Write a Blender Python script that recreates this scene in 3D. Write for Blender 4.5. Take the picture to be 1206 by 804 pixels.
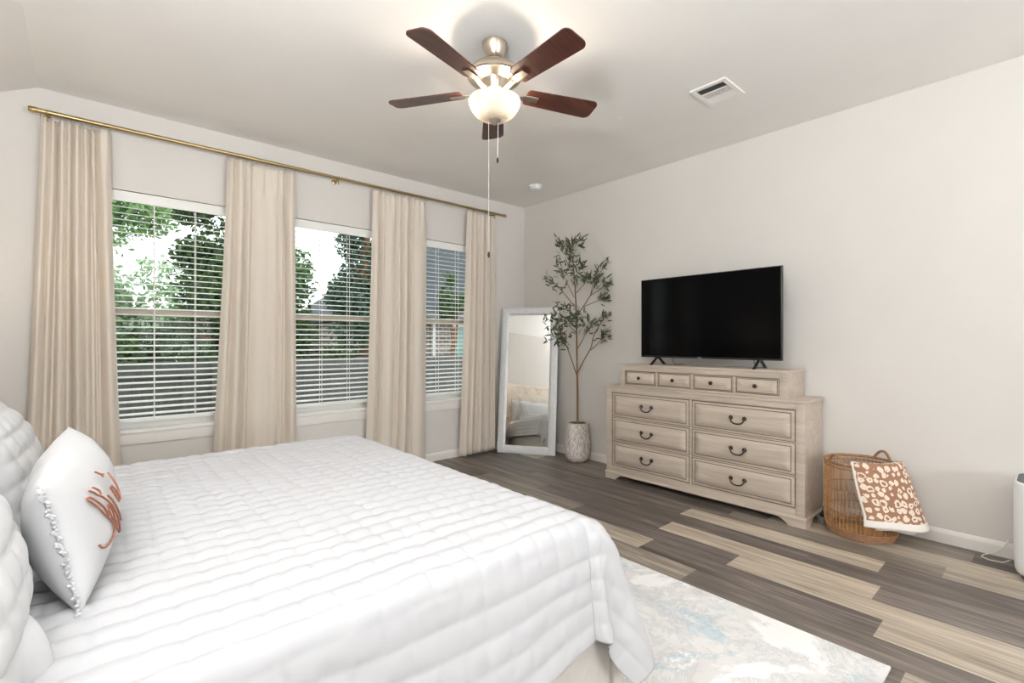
import bpy, bmesh, math, random
import numpy as np
from mathutils import Vector, Matrix, Euler
random.seed(7); np.random.seed(7)
for o in list(bpy.data.objects): bpy.data.objects.remove(o)
SC = bpy.context.scene
COL = SC.collection
PI = math.pi

# ------------------------------------------------------------------ camera, sky, lights, exposure
cam_d = bpy.data.cameras.new('camera'); cam = bpy.data.objects.new('camera', cam_d); COL.objects.link(cam)
cam.location = (0, 0, 1.2); cam.rotation_euler = (PI/2, 0, -math.radians(41.294))
cam_d.sensor_width = 36; cam_d.lens = 566.05/1206*36; cam_d.shift_y = -0.61/1206; cam_d.clip_start = 0.02
SC.camera = cam
SC.view_settings.view_transform = 'Standard'; SC.view_settings.look = 'None'
SC.view_settings.gamma = 1; SC.view_settings.use_curve_mapping = False
SC.view_settings.exposure = 0.54
try:
    SC.cycles.use_denoising = True
    SC.cycles.max_bounces = 10; SC.cycles.diffuse_bounces = 6; SC.cycles.transparent_max_bounces = 24
    SC.cycles.caustics_reflective = False; SC.cycles.caustics_refractive = False
    SC.cycles.sample_clamp_indirect = 6
except Exception: pass

world = bpy.data.worlds.new('sky'); SC.world = world; world.use_nodes = True
wn = world.node_tree; bg = wn.nodes['Background']
bg.inputs['Color'].default_value = (0.93, 0.97, 1.0, 1); bg.inputs['Strength'].default_value = 1.9

def area_light(name, loc, rot, sx, sy, power, color=(1, 1, 1)):
    d = bpy.data.lights.new(name, 'AREA'); d.shape = 'RECTANGLE'; d.size = sx; d.size_y = sy
    d.energy = power; d.color = color
    o = bpy.data.objects.new(name, d); COL.objects.link(o); o.location = loc; o.rotation_euler = rot
    return o
# made-up fill light from behind the camera, placed at the added rear window
area_light('rear_fill_light', (1.65, -3.30, 1.4), (PI/2+math.radians(50), 0, 0), 1.9, 1.4, 80, (0.90, 0.95, 1.0))

# ------------------------------------------------------------------ node / material helpers
def srgb(r, g, b):
    f = lambda c: (c/255/12.92) if c/255 <= .04045 else ((c/255+.055)/1.055)**2.4
    return (f(r), f(g), f(b), 1)
class NT:
    def __init__(s, name):
        s.m = bpy.data.materials.new(name); s.m.use_nodes = True; s.t = s.m.node_tree
        s.b = s.t.nodes['Principled BSDF']; s.out = s.t.nodes['Material Output']
    def n(s, typ, **kw):
        x = s.t.nodes.new(typ)
        for k, v in kw.items():
            if hasattr(x, k): setattr(x, k, v)
        return x
    def set(s, node, key, val):
        sock = node.inputs[key]
        if hasattr(val, 'is_output') or isinstance(val, bpy.types.NodeSocket): s.t.links.new(val, sock)
        else: sock.default_value = val
    def math(s, op, a, b=0.0, c=None):
        x = s.n('ShaderNodeMath'); x.operation = op; s.set(x, 0, a); s.set(x, 1, b)
        if c is not None: s.set(x, 2, c)
        return x.outputs[0]
    def mix(s, f, a, b, mode='MIX'):
        x = s.n('ShaderNodeMix'); x.data_type = 'RGBA'; x.blend_type = mode
        s.set(x, 0, f); s.set(x, 6, a); s.set(x, 7, b); return x.outputs[2]
    def coords(s, kind='Object', scale=(1, 1, 1)):
        tc = s.n('ShaderNodeTexCoord'); mp = s.n('ShaderNodeMapping'); mp.inputs['Scale'].default_value = scale
        s.t.links.new(tc.outputs[kind], mp.inputs[0]); return mp.outputs[0]
    def noise(s, vec, scale, detail=3, rough=.5, dist=0.0):
        x = s.n('ShaderNodeTexNoise'); s.set(x, 'Vector', vec); s.set(x, 'Scale', scale); s.set(x, 'Detail', detail)
        s.set(x, 'Roughness', rough); s.set(x, 'Distortion', dist); return x.outputs['Fac']
    def ramp(s, f, stops):
        x = s.n('ShaderNodeValToRGB'); s.set(x, 0, f); e = x.color_ramp.elements
        while len(e) > 1: e.remove(e[-1])
        e[0].position, e[0].color = stops[0]
        for p, c in stops[1:]: k = e.new(p); k.color = c
        return x.outputs[0]
    def bump(s, h, strength=.3, dist=.01):
        x = s.n('ShaderNodeBump'); s.set(x, 'Height', h); s.set(x, 'Strength', strength); s.set(x, 'Distance', dist)
        s.t.links.new(x.outputs[0], s.b.inputs['Normal'])
    def base(s, c, rough=.5, metal=0.0, **kw):
        s.set(s.b, 'Base Color', c); s.set(s.b, 'Roughness', rough); s.set(s.b, 'Metallic', metal)
        for k, v in kw.items(): s.set(s.b, k, v)
        return s.m

def plain(name, c, rough=.5, metal=0.0, var=.06, scale=6, bump=0, bscale=200, **kw):
    t = NT(name); v = t.coords()
    nz = t.noise(v, scale, 3)
    d = tuple(x*(1-var) for x in c[:3])+(1,); l = tuple(min(1, x*(1+var)) for x in c[:3])+(1,)
    col = t.ramp(nz, [(.3, d), (.7, l)])
    t.base(col, rough, metal, **kw)
    if bump: t.bump(t.noise(v, bscale, 2), bump, .002)
    return t.m

M = {}
M['wall'] = plain('wall_paint', srgb(220, 216, 211), .75, var=.012, scale=3, bump=.06, bscale=260)
M['ceiling'] = plain('ceiling_paint', srgb(238, 235, 231), .8, var=.012, scale=3, bump=.12, bscale=160)
M['trim'] = plain('white_trim', srgb(238, 234, 229), .35, var=.01)
M['vinyl'] = plain('white_vinyl', srgb(232, 232, 228), .4, var=.01)
M['tan_vinyl'] = plain('tan_vinyl', srgb(196, 184, 166), .45, var=.02)
M['blind'] = plain('blind_slat', srgb(240, 240, 236), .35, var=.01)
M['cord'] = plain('white_cord', srgb(235, 232, 225), .6, var=.01)
M['brass'] = plain('brushed_brass', srgb(178, 156, 112), .28, 1.0, var=.06, scale=40)
M['nickel'] = plain('brushed_nickel', srgb(196, 184, 168), .3, 1.0, var=.05, scale=30)
M['black_plastic'] = plain('black_plastic', srgb(22, 22, 23), .35, var=.05)
M['dark_metal'] = plain('aged_bronze', srgb(66, 56, 50), .35, .85, var=.15, scale=60)
M['white_plastic'] = plain('white_plastic', srgb(240, 243, 244), .3, var=.005)
M['grey_plastic'] = plain('grey_plastic', srgb(80, 84, 90), .45, var=.03)
M['upholstery'] = plain('bed_upholstery', srgb(196, 190, 183), .85, var=.03, scale=40, bump=.2, bscale=900)
M['headboard'] = plain('cream_linen', srgb(226, 214, 200), .85, var=.03, scale=40, bump=.2, bscale=900)
M['quilt'] = plain('white_quilt', srgb(184, 184, 186), .85, var=.008, scale=10, bump=.12, bscale=500)
M['sham'] = plain('white_cotton', srgb(202, 202, 203), .85, var=.008, scale=10, bump=.12, bscale=500)
M['embroidery'] = plain('copper_thread', srgb(146, 92, 68), .6, var=.12, scale=120, bump=.4, bscale=700)
M['rattan'] = plain('rattan', srgb(190, 142, 94), .45, var=.25, scale=30)
M['rattan_dark'] = plain('dark_rattan', srgb(148, 108, 74), .5, var=.25, scale=40)
M['bark'] = plain('olive_bark', srgb(122, 88, 62), .8, var=.25, scale=40, bump=.5, bscale=160)
M['moss'] = plain('moss', srgb(92, 104, 48), .95, var=.4, scale=60, bump=.8, bscale=140)
M['lamp_shade'] = plain('linen_shade', srgb(236, 222, 196), .8, var=.02)

def mk_curtain():
    t = NT('linen_curtain'); v = t.coords()
    vs = t.coords(scale=(300, 300, 40)); nz = t.noise(vs, 1, 2)
    vh = t.coords(scale=(40, 40, 500)); nh = t.noise(vh, 1, 2)
    f = t.math('MULTIPLY', t.math('ADD', nz, nh), .5)
    c = t.ramp(f, [(.3, srgb(231, 220, 207)), (.7, srgb(235, 225, 212))])
    t.base(c, .62); t.set(t.b, 'Sheen Weight', .25); t.set(t.b, 'Sheen Roughness', .4)
    tr = t.n('ShaderNodeBsdfTranslucent'); t.set(tr, 'Color', c)
    mx = t.n('ShaderNodeMixShader'); mx.inputs[0].default_value = .12
    t.t.links.new(t.b.outputs[0], mx.inputs[1]); t.t.links.new(tr.outputs[0], mx.inputs[2])
    t.t.links.new(mx.outputs[0], t.out.inputs[0]); return t.m
M['curtain'] = mk_curtain()

def mk_glass():
    t = NT('window_glass'); tr = t.n('ShaderNodeBsdfTransparent'); tr.inputs[0].default_value = (.97, .985, .98, 1)
    g = t.n('ShaderNodeBsdfGlossy'); g.inputs['Roughness'].default_value = .01
    fr = t.n('ShaderNodeFresnel'); fr.inputs[0].default_value = 1.12
    mx = t.n('ShaderNodeMixShader'); t.t.links.new(fr.outputs[0], mx.inputs[0])
    t.t.links.new(tr.outputs[0], mx.inputs[1]); t.t.links.new(g.outputs[0], mx.inputs[2])
    t.t.links.new(mx.outputs[0], t.out.inputs[0]); return t.m
M['glass'] = mk_glass()

def mk_floor():
    t = NT('vinyl_plank_floor')
    at = t.n('ShaderNodeAttribute'); at.attribute_name = 'plank'
    sp = t.n('ShaderNodeSeparateColor'); t.t.links.new(at.outputs['Color'], sp.inputs[0])
    tone, seed = sp.outputs[0], sp.outputs[1]
    tc = t.n('ShaderNodeTexCoord'); cb = t.n('ShaderNodeCombineXYZ')
    t.set(cb, 0, t.math('MULTIPLY', seed, 37)); t.set(cb, 1, t.math('MULTIPLY', seed, 91)); t.set(cb, 2, seed)
    ad = t.n('ShaderNodeVectorMath'); t.t.links.new(tc.outputs['Object'], ad.inputs[0]); t.t.links.new(cb.outputs[0], ad.inputs[1])
    def sc(x, y):
        mp = t.n('ShaderNodeMapping'); mp.inputs['Scale'].default_value = (x, y, 1); t.t.links.new(ad.outputs[0], mp.inputs[0]); return mp.outputs[0]
    g1 = t.noise(sc(16, 1.1), 1, 4, .6, .6); g2 = t.noise(sc(70, 2.2), 1, 4, .6, .3); g3 = t.noise(sc(260, 5), 1, 2)
    g = t.math('ADD', t.math('MULTIPLY', g1, .5), t.math('ADD', t.math('MULTIPLY', g2, .35), t.math('MULTIPLY', g3, .15)))
    dark = t.ramp(g, [(.34, srgb(44, 39, 36)), (.47, srgb(82, 74, 69)), (.56, srgb(110, 101, 95)), (.68, srgb(152, 144, 137))])
    light = t.ramp(g, [(.34, srgb(122, 108, 94)), (.45, srgb(172, 158, 140)), (.56, srgb(202, 189, 171)), (.68, srgb(222, 212, 197))])
    c = t.mix(tone, dark, light)
    uv = t.n('ShaderNodeSeparateXYZ'); t.t.links.new(tc.outputs['UV'], uv.inputs[0])
    du = t.math('MINIMUM', uv.outputs[0], t.math('SUBTRACT', .171, uv.outputs[0]))
    seam = t.math('LESS_THAN', du, .0011)
    c = t.mix(t.math('MULTIPLY', seam, .55), c, srgb(52, 45, 40))
    t.base(c, .42); t.set(t.b, 'Roughness', t.math('ADD', .34, t.math('MULTIPLY', g2, .2)))
    t.bump(g, .12, .003); return t.m
M['floor'] = mk_floor()

def mk_rug():
    t = NT('abstract_rug'); v = t.coords()
    w = t.noise(v, 1.6, 4, .6, .8)
    base = t.ramp(w, [(.3, srgb(214, 210, 207)), (.5, srgb(232, 230, 227)), (.7, srgb(205, 201, 200))])
    n2 = t.noise(v, 2.6, 7, .72, .7)
    blue = t.math('MULTIPLY', t.ramp(n2, [(.57, (0, 0, 0, 1)), (.61, (1, 1, 1, 1))]), .75)
    c = t.mix(blue, base, srgb(186, 206, 214))
    n3 = t.noise(v, 3.4, 9, .8, .9)
    gm = t.math('MULTIPLY', t.ramp(n3, [(.46, (0, 0, 0, 1)), (.495, (1, 1, 1, 1)), (.53, (0, 0, 0, 1))]), .42)
    c = t.mix(gm, c, srgb(160, 168, 174))
    n4 = t.noise(v, 2.1, 6, .66, .5)
    wm = t.ramp(n4, [(.56, (0, 0, 0, 1)), (.60, (1, 1, 1, 1))])
    c = t.mix(wm, c, srgb(246, 245, 243))
    n5 = t.noise(v, 1.7, 6, .7, .4); c = t.mix(t.math('MULTIPLY', t.ramp(n5, [(.6, (0, 0, 0, 1)), (.64, (1, 1, 1, 1))]), .7), c, srgb(192, 190, 196))
    f = t.noise(v, 260, 2); c = t.mix(t.math('MULTIPLY', f, .18), c, srgb(160, 160, 165))
    t.base(c, .95); t.bump(t.math('ADD', f, t.math('MULTIPLY', n4, 2)), .5, .004); return t.m
M['rug'] = mk_rug()

def mk_wood(name, a, b, vertical=False):
    t = NT(name); v = t.coords(scale=(18, 1.6, 18) if not vertical else (18, 18, 1.6))
    g = t.noise(v, 1.2, 5, .6, .8); g2 = t.noise(t.coords(scale=(120, 6, 120)), 1, 2)
    f = t.math('ADD', t.math('MULTIPLY', g, .7), t.math('MULTIPLY', g2, .3))
    c = t.ramp(f, [(.3, a), (.7, b)]); t.base(c, .42); t.bump(f, .08, .002); return t.m
M['dresser'] = mk_wood('weathered_champagne_wood', srgb(172, 158, 144), srgb(202, 189, 175))
M['glaze'] = mk_wood('dark_glaze_line', srgb(86, 72, 60), srgb(116, 100, 86))
def mk_blade():
    t = NT('cherry_blade_wood'); v = t.coords(scale=(4, 60, 10))
    g = t.noise(v, 1, 4, .6, .5); c = t.ramp(g, [(.3, srgb(48, 28, 24)), (.55, srgb(78, 42, 33)), (.75, srgb(104, 56, 42))])
    t.base(c, .33); return t.m
M['blade'] = mk_blade()
def mk_bowl():
    t = NT('frosted_glass_bowl'); t.base(srgb(246, 240, 230), .35)
    tr = t.n('ShaderNodeBsdfTranslucent'); tr.inputs[0].default_value = (.26, .25, .235, 1)
    tp = t.n('ShaderNodeBsdfTransparent'); tp.inputs[0].default_value = (1, .95, .88, 1)
    m1 = t.n('ShaderNodeMixShader'); m1.inputs[0].default_value = .6
    t.t.links.new(t.b.outputs[0], m1.inputs[1]); t.t.links.new(tr.outputs[0], m1.inputs[2])
    m2 = t.n('ShaderNodeMixShader'); m2.inputs[0].default_value = .22
    t.t.links.new(m1.outputs[0], m2.inputs[1]); t.t.links.new(tp.outputs[0], m2.inputs[2])
    t.t.links.new(m2.outputs[0], t.out.inputs[0]); return t.m
M['bowl'] = mk_bowl()
def mk_emit(name, c, s):
    t = NT(name); t.base(c, .5); t.set(t.b, 'Emission Color', c); t.set(t.b, 'Emission Strength', s); return t.m
M['bulb'] = mk_emit('lit_bulb', (1, .88, .72, 1), 3)
def mk_mirror_frame():
    t = NT('silver_mosaic'); v = t.coords()
    x = t.n('ShaderNodeTexVoronoi'); t.set(x, 'Vector', v); t.set(x, 'Scale', 240)
    bw = t.n('ShaderNodeRGBToBW'); t.t.links.new(x.outputs['Color'], bw.inputs[0])
    c = t.ramp(bw.outputs[0], [(.1, srgb(204, 205, 206)), (.5, srgb(222, 223, 224)), (.9, srgb(240, 241, 242))])
    t.base(c, .35, .15); t.bump(bw.outputs[0], .35, .003); return t.m
M['mosaic'] = mk_mirror_frame()
M['mirror'] = NT('mirror_silver').base((.93, .94, .93, 1), .004, 1.0)
M['screen'] = NT('tv_screen').base((.001, .001, .0013, 1), .10, 0)
M['screen'].node_tree.nodes['Principled BSDF'].inputs['Specular IOR Level'].default_value = .09
def mk_pot():
    t = NT('ribbed_pot'); v = t.coords(scale=(1, 1, .12))
    n = t.noise(v, 150, 3, .7); c = t.ramp(n, [(.36, srgb(150, 136, 128)), (.46, srgb(200, 189, 183)), (.54, srgb(236, 230, 226))])
    t.base(c, .8); t.bump(n, .7, .006); return t.m
M['pot'] = mk_pot()
def mk_leaf(name, a, b, rough=.55, tr=.25):
    t = NT(name); oi = t.n('ShaderNodeNewGeometry'); c = t.ramp(oi.outputs['Random Per Island'], [(0, a), (1, b)])
    t.base(c, rough); x = t.n('ShaderNodeBsdfTranslucent'); t.set(x, 'Color', c)
    m = t.n('ShaderNodeMixShader'); m.inputs[0].default_value = tr
    t.t.links.new(t.b.outputs[0], m.inputs[1]); t.t.links.new(x.outputs[0], m.inputs[2]); t.t.links.new(m.outputs[0], t.out.inputs[0]); return t.m
M['olive_leaf'] = mk_leaf('olive_leaf', srgb(48, 58, 42), srgb(116, 122, 92))
M['leaf_dark'] = mk_leaf('dark_tree_leaf', srgb(38, 62, 32), srgb(88, 116, 64), tr=.3)
M['leaf_mid'] = mk_leaf('mid_tree_leaf', srgb(52, 84, 44), srgb(118, 150, 86), tr=.35)
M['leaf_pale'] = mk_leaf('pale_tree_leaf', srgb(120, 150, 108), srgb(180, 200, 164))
M['leaf_blue'] = mk_leaf('blue_green_leaf', srgb(40, 66, 52), srgb(84, 114, 88), tr=.3)
M['leaf_light'] = mk_leaf('light_tree_leaf', srgb(96, 136, 82), srgb(176, 206, 146), tr=.4)
M['grass'] = plain('grass', srgb(92, 112, 66), .95, var=.3, scale=5)
M['fence'] = mk_wood('grey_fence_wood', srgb(52, 52, 50), srgb(92, 90, 86), True)
M['roof'] = plain('grey_shingle', srgb(58, 64, 68), .9, var=.2, scale=14)
M['siding'] = plain('grey_siding', srgb(118, 118, 114), .8, var=.06)
def mk_brick():
    t = NT('house_brick'); x = t.n('ShaderNodeTexBrick'); tc = t.n('ShaderNodeTexCoord'); sp = t.n('ShaderNodeSeparateXYZ'); cb = t.n('ShaderNodeCombineXYZ')
    t.t.links.new(tc.outputs['Object'], sp.inputs[0]); t.set(cb, 0, sp.outputs[0]); t.set(cb, 1, sp.outputs[2]); t.t.links.new(cb.outputs[0], x.inputs['Vector'])
    for k, v in {'Color1': srgb(150, 136, 122), 'Color2': srgb(112, 98, 88), 'Mortar': srgb(196, 190, 180), 'Scale': 1.0, 'Brick Width': .22, 'Row Height': .085, 'Mortar Size': .012}.items(): t.set(x, k, v)
    t.base(x.outputs[0], .9); return t.m
M['brick'] = mk_brick()
M['teal_glass'] = NT('far_window_glass').base(srgb(120, 170, 160), .1)
def mk_leopard():
    t = NT('leopard_towel'); tc = t.n('ShaderNodeTexCoord'); uv = tc.outputs['UV']
    dn = t.n('ShaderNodeTexNoise'); t.set(dn, 'Vector', uv); t.set(dn, 'Scale', 24.0)
    va = t.n('ShaderNodeVectorMath'); va.operation = 'MULTIPLY_ADD'; t.t.links.new(dn.outputs['Color'], va.inputs[0]); va.inputs[1].default_value = (.022, .022, 0); t.t.links.new(uv, va.inputs[2])
    y = t.n('ShaderNodeTexVoronoi'); t.set(y, 'Vector', va.outputs[0]); t.set(y, 'Scale', 30); t.set(y, 'Randomness', .5)
    nz = t.math('SUBTRACT', t.noise(uv, 55, 2), .5)
    d = t.math('ADD', y.outputs['Distance'], t.math('MULTIPLY', nz, .40))
    bw = t.n('ShaderNodeRGBToBW'); t.t.links.new(y.outputs['Color'], bw.inputs[0])
    spot = t.math('LESS_THAN', d, t.math('ADD', .40, t.math('MULTIPLY', bw.outputs[0], .16)))
    nz2 = t.math('SUBTRACT', t.noise(uv, 38, 2), .5)
    core = t.math('LESS_THAN', t.math('ADD', y.outputs['Distance'], t.math('MULTIPLY', nz2, .6)), t.math('MULTIPLY', bw.outputs[0], .40))
    brown, cream = srgb(160, 118, 92), srgb(240, 224, 206)
    c = t.mix(spot, brown, cream); c = t.mix(core, c, brown)
    s = t.n('ShaderNodeSeparateXYZ'); t.t.links.new(uv, s.inputs[0])
    hem = t.math('MAXIMUM', t.math('GREATER_THAN', s.outputs[1], .455), t.math('LESS_THAN', s.outputs[0], .012))
    c = t.mix(hem, c, srgb(244, 238, 230))
    t.base(c, .95); t.bump(t.noise(uv, 900, 2), .6, .003); return t.m
M['leopard'] = mk_leopard()
M['white_towel'] = plain('white_towel', srgb(238, 234, 228), .95, var=.02, scale=20, bump=.6, bscale=500)

# ------------------------------------------------------------------ mesh helpers (geometry is given in world coordinates)
class MB:
    def __init__(s): s.v = []; s.f = []; s.uv = None
    def add(s, vs, fs):
        o = len(s.v); s.v += [tuple(p) for p in vs]; s.f += [tuple(i+o for i in f) for f in fs]; return s
    def box(s, a, b, bev=0.0, seg=2, mat=None):
        bm = bmesh.new(); bmesh.ops.create_cube(bm, size=1)
        for v in bm.verts: v.co = Vector([(a[i]+b[i])/2 + v.co[i]*abs(b[i]-a[i]) for i in range(3)])
        if bev > 0:
            bev = min(bev, .49*min(abs(b[i]-a[i]) for i in range(3)))
            bmesh.ops.bevel(bm, geom=bm.edges[:], offset=bev, segments=seg, affect='EDGES', profile=.6)
        return s.bm(bm, mat)
    def bm(s, bm, mat=None):
        bm.verts.index_update(); vs = [(mat @ v.co) if mat else v.co for v in bm.verts]
        s.add(vs, [[v.index for v in f.verts] for f in bm.faces]); bm.free(); return s
    def lathe(s, prof, c=(0, 0, 0), seg=40, mat=None, cap=True):
        vs = []; fs = []; n = len(prof)
        for j in range(seg):
            a = 2*PI*j/seg
            for r, z in prof: vs.append((c[0]+r*math.cos(a), c[1]+r*math.sin(a), c[2]+z))
        for j in range(seg):
            k = (j+1) % seg
            for i in range(n-1): fs.append((j*n+i, k*n+i, k*n+i+1, j*n+i+1))
        if cap:
            if prof[0][0] > 1e-5: fs.append([j*n for j in range(seg)][::-1])
            if prof[-1][0] > 1e-5: fs.append([j*n+n-1 for j in range(seg)])
        if mat: vs = [mat @ Vector(v) for v in vs]
        return s.add(vs, fs)
    def tube(s, pts, r, seg=8, closed=False, cap=True):
        pts = [Vector(p) for p in pts]; n = len(pts); rr = r if isinstance(r, (list, tuple)) else [r]*n
        vs = []; fs = []; up = None
        for i, p in enumerate(pts):
            a = pts[(i-1) % n] if (closed or i > 0) else p; b = pts[(i+1) % n] if (closed or i < n-1) else p
            t = (b-a).normalized()
            if up is None: up = Vector((0, 0, 1)) if abs(t.z) < .9 else Vector((1, 0, 0))
            x = t.cross(up); x = x.normalized() if x.length > 1e-6 else Vector((1, 0, 0)); y = x.cross(t).normalized(); up = y
            for j in range(seg):
                an = 2*PI*j/seg; vs.append(p+(x*math.cos(an)+y*math.sin(an))*rr[i])
        for i in range(n if closed else n-1):
            k = (i+1) % n
            for j in range(seg):
                l = (j+1) % seg; fs.append((i*seg+j, i*seg+l, k*seg+l, k*seg+j))
        if cap and not closed: fs += [tuple(range(seg))[::-1], tuple((n-1)*seg+j for j in range(seg))]
        return s.add(vs, fs)
    def grid(s, P, closed_u=False):
        nu, nv = P.shape[:2]; vs = P.reshape(-1, 3).tolist(); fs = []
        for i in range(nu if closed_u else nu-1):
            k = (i+1) % nu
            for j in range(nv-1): fs.append((i*nv+j, k*nv+j, k*nv+j+1, i*nv+j+1))
        return s.add(vs, fs)
    def prism(s, poly, axis, a, b):
        """extrude a 2D polygon along axis (0,1,2) from a to b; poly gives the other two coordinates in order"""
        n = len(poly); vs = []
        for t in (a, b):
            for p in poly:
                q = list(p); q.insert(axis, t); vs.append(q)
        fs = [tuple(range(n))[::-1], tuple(range(n, 2*n))]+[(i, (i+1) % n, n+(i+1) % n, n+i) for i in range(n)]
        return s.add(vs, fs)

def props(o, label=None, cat=None, group=None, kind=None):
    if label: o['label'] = label
    if cat: o['category'] = cat
    if group: o['group'] = group
    if kind: o['kind'] = kind
    return o
def wloc(o):
    v = Vector((0, 0, 0))
    while o is not None: v += o.location; o = o.parent
    return v
def obj(name, mb, mat, parent=None, smooth=True, solid=0.0, angle=40, origin=None):
    me = bpy.data.meshes.new(name)
    off = wloc(parent) if parent is not None else Vector(origin or (0, 0, 0))
    me.from_pydata([(v[0]-off.x, v[1]-off.y, v[2]-off.z) for v in mb.v], [], mb.f); me.validate()
    bm = bmesh.new(); bm.from_mesh(me); bmesh.ops.recalc_face_normals(bm, faces=bm.faces[:]); bm.to_mesh(me); bm.free()
    me.materials.append(mat)
    o = bpy.data.objects.new(name, me); COL.objects.link(o)
    if parent is not None: o.parent = parent
    else: o.location = off
    if smooth:
        for p in me.polygons: p.use_smooth = True
        me.set_sharp_from_angle(angle=math.radians(angle))
    if solid:
        m = o.modifiers.new('thickness', 'SOLIDIFY'); m.thickness = solid; m.offset = 0
    return o
def thing(name, label, cat, loc, group=None, kind=None):
    o = bpy.data.objects.new(name, None); COL.objects.link(o); o.location = loc; o.empty_display_size = .1
    return props(o, label, cat, group, kind)
def copy_tree(o, parent=None, loc=None):
    c = o.copy(); COL.objects.link(c)
    if parent is not None: c.parent = parent
    if loc is not None: c.location = loc
    for ch in [x for x in bpy.data.objects if x.parent == o]: copy_tree(ch, c)
    return c
def struct(name, mb, mat, parent=None, **kw):
    o = obj(name, mb, mat, parent, **kw)
    if parent is None: o['kind'] = 'structure'
    return o

# ------------------------------------------------------------------ room shell
WX, WY, WZ = 3.82, 4.131, 2.754
LX, FY = -0.80, -3.40           # headboard wall, wall behind the camera
RX = -0.234                     # ridge where the ceiling starts sloping down
LZ = WZ-(RX-LX)*.5
OPEN = [(0.02, 0.88), (1.165, 2.025), (2.33, 3.19)]; OZ0, OZ1 = .58, 2.21
T = .14
b = MB()
xs = [LX-T]+[x for o in OPEN for x in o]+[WX+T]
for i in range(0, len(xs), 2): b.box((xs[i], WY, 0), (xs[i+1], WY+T, WZ+.1))
for a, c in OPEN: b.box((a, WY, 0), (c, WY+T, OZ0)); b.box((a, WY, OZ1), (c, WY+T, WZ+.1))
struct('wall_back', b, M['wall'], smooth=False)
struct('wall_right', MB().box((WX, FY-T, 0), (WX+T, WY, WZ+.1)), M['wall'], smooth=False)
b = MB(); b.box((LX-T, FY-T, 0), (LX, WY, WZ))
struct('wall_left', b, M['wall'], smooth=False)
b = MB(); b.box((LX, FY-T, 0), (.65, FY, WZ)); b.box((2.65, FY-T, 0), (WX, FY, WZ)); b.box((.65, FY-T, 0), (2.65, FY, .75)); b.box((.65, FY-T, 2.25), (2.65, FY, WZ))
struct('wall_front', b, M['wall'], smooth=False)
b = MB(); b.prism([(LX-T, LZ-T*.5), (RX, WZ), (WX+T, WZ), (WX+T, WZ+.12), (LX-T, WZ+.12)], 1, FY-T, WY+T)
struct('ceiling', b, M['ceiling'], smooth=False)

# floor: vinyl planks running along Y, joints and light boards where the photograph has them
PW, PL = .171, 1.118
rows = {0: (.576, {0: .95}), 1: (.924, {}), 2: (.622, {0: .9}), 3: (.394, {-1: .62}), -1: (.062, {0: .82}), -2: (.50, {-1: .75, 1: .7}), -3: (.14, {1: .35, 0: .08}), -4: (-.75, {0: .7})}
fv, ff, fa, fu = [], [], [], []
r0 = int(math.floor((LX-T-2.735)/PW)); r1 = int(math.ceil((WX+T-2.735)/PW))
for r in range(r0, r1):
    x0, x1 = max(2.735+r*PW, LX-T), min(2.735+(r+1)*PW, WX+T)
    off, tones = rows.get(r, (random.random()*PL, {}))
    k = -4
    while off+k*PL < WY+T:
        y0, y1 = max(off+k*PL, FY-T), min(off+(k+1)*PL, WY+T)
        if y1 > y0+1e-4:
            tone = tones.get(k, random.choice([.02, .05, .12, .0, .22]) if (r in rows or random.random() < .72) else random.uniform(.45, .85))
            n = len(fv); fv += [(x0, y0, 0), (x1, y0, 0), (x1, y1, 0), (x0, y1, 0)]; ff.append((n, n+1, n+2, n+3))
            sd = random.random(); fa += [(tone, sd, 0, 1)]*4
            fu += [(0, 0), (x1-x0, 0), (x1-x0, y1-y0), (0, y1-y0)]
        k += 1
me = bpy.data.meshes.new('floor'); me.from_pydata(fv, [], ff)
ca = me.color_attributes.new('plank', 'FLOAT_COLOR', 'CORNER'); uvl = me.uv_layers.new(name='UVMap')
for i, (c, u) in enumerate(zip(fa, fu)): ca.data[i].color = c; uvl.data[i].uv = u
me.materials.append(M['floor']); fl = bpy.data.objects.new('floor', me); COL.objects.link(fl); fl['kind'] = 'structure'
struct('subfloor', MB().box((LX-T, FY-T, -.9), (WX+T, WY+T, -.004)), M['siding'], smooth=False)

def baseboard(name, a, c, axis):
    prof = [(0, 0), (.014, 0), (.014, .06), (.010, .072), (.004, .082), (0, .082)]
    b = MB()
    if axis == 'back': b.prism([(WY-p, z) for p, z in prof], 0, a, c)
    if axis == 'right': b.prism([(WX-p, z) for p, z in prof], 1, a, c)
    if axis == 'left': b.prism([(LX+p, z) for p, z in prof], 1, a, c)
    struct(name, b, M['trim'], smooth=False)
baseboard('baseboard_back', LX, WX, 'back'); baseboard('baseboard_right', FY, WY, 'right'); baseboard('baseboard_left', FY, WY, 'left')

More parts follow.
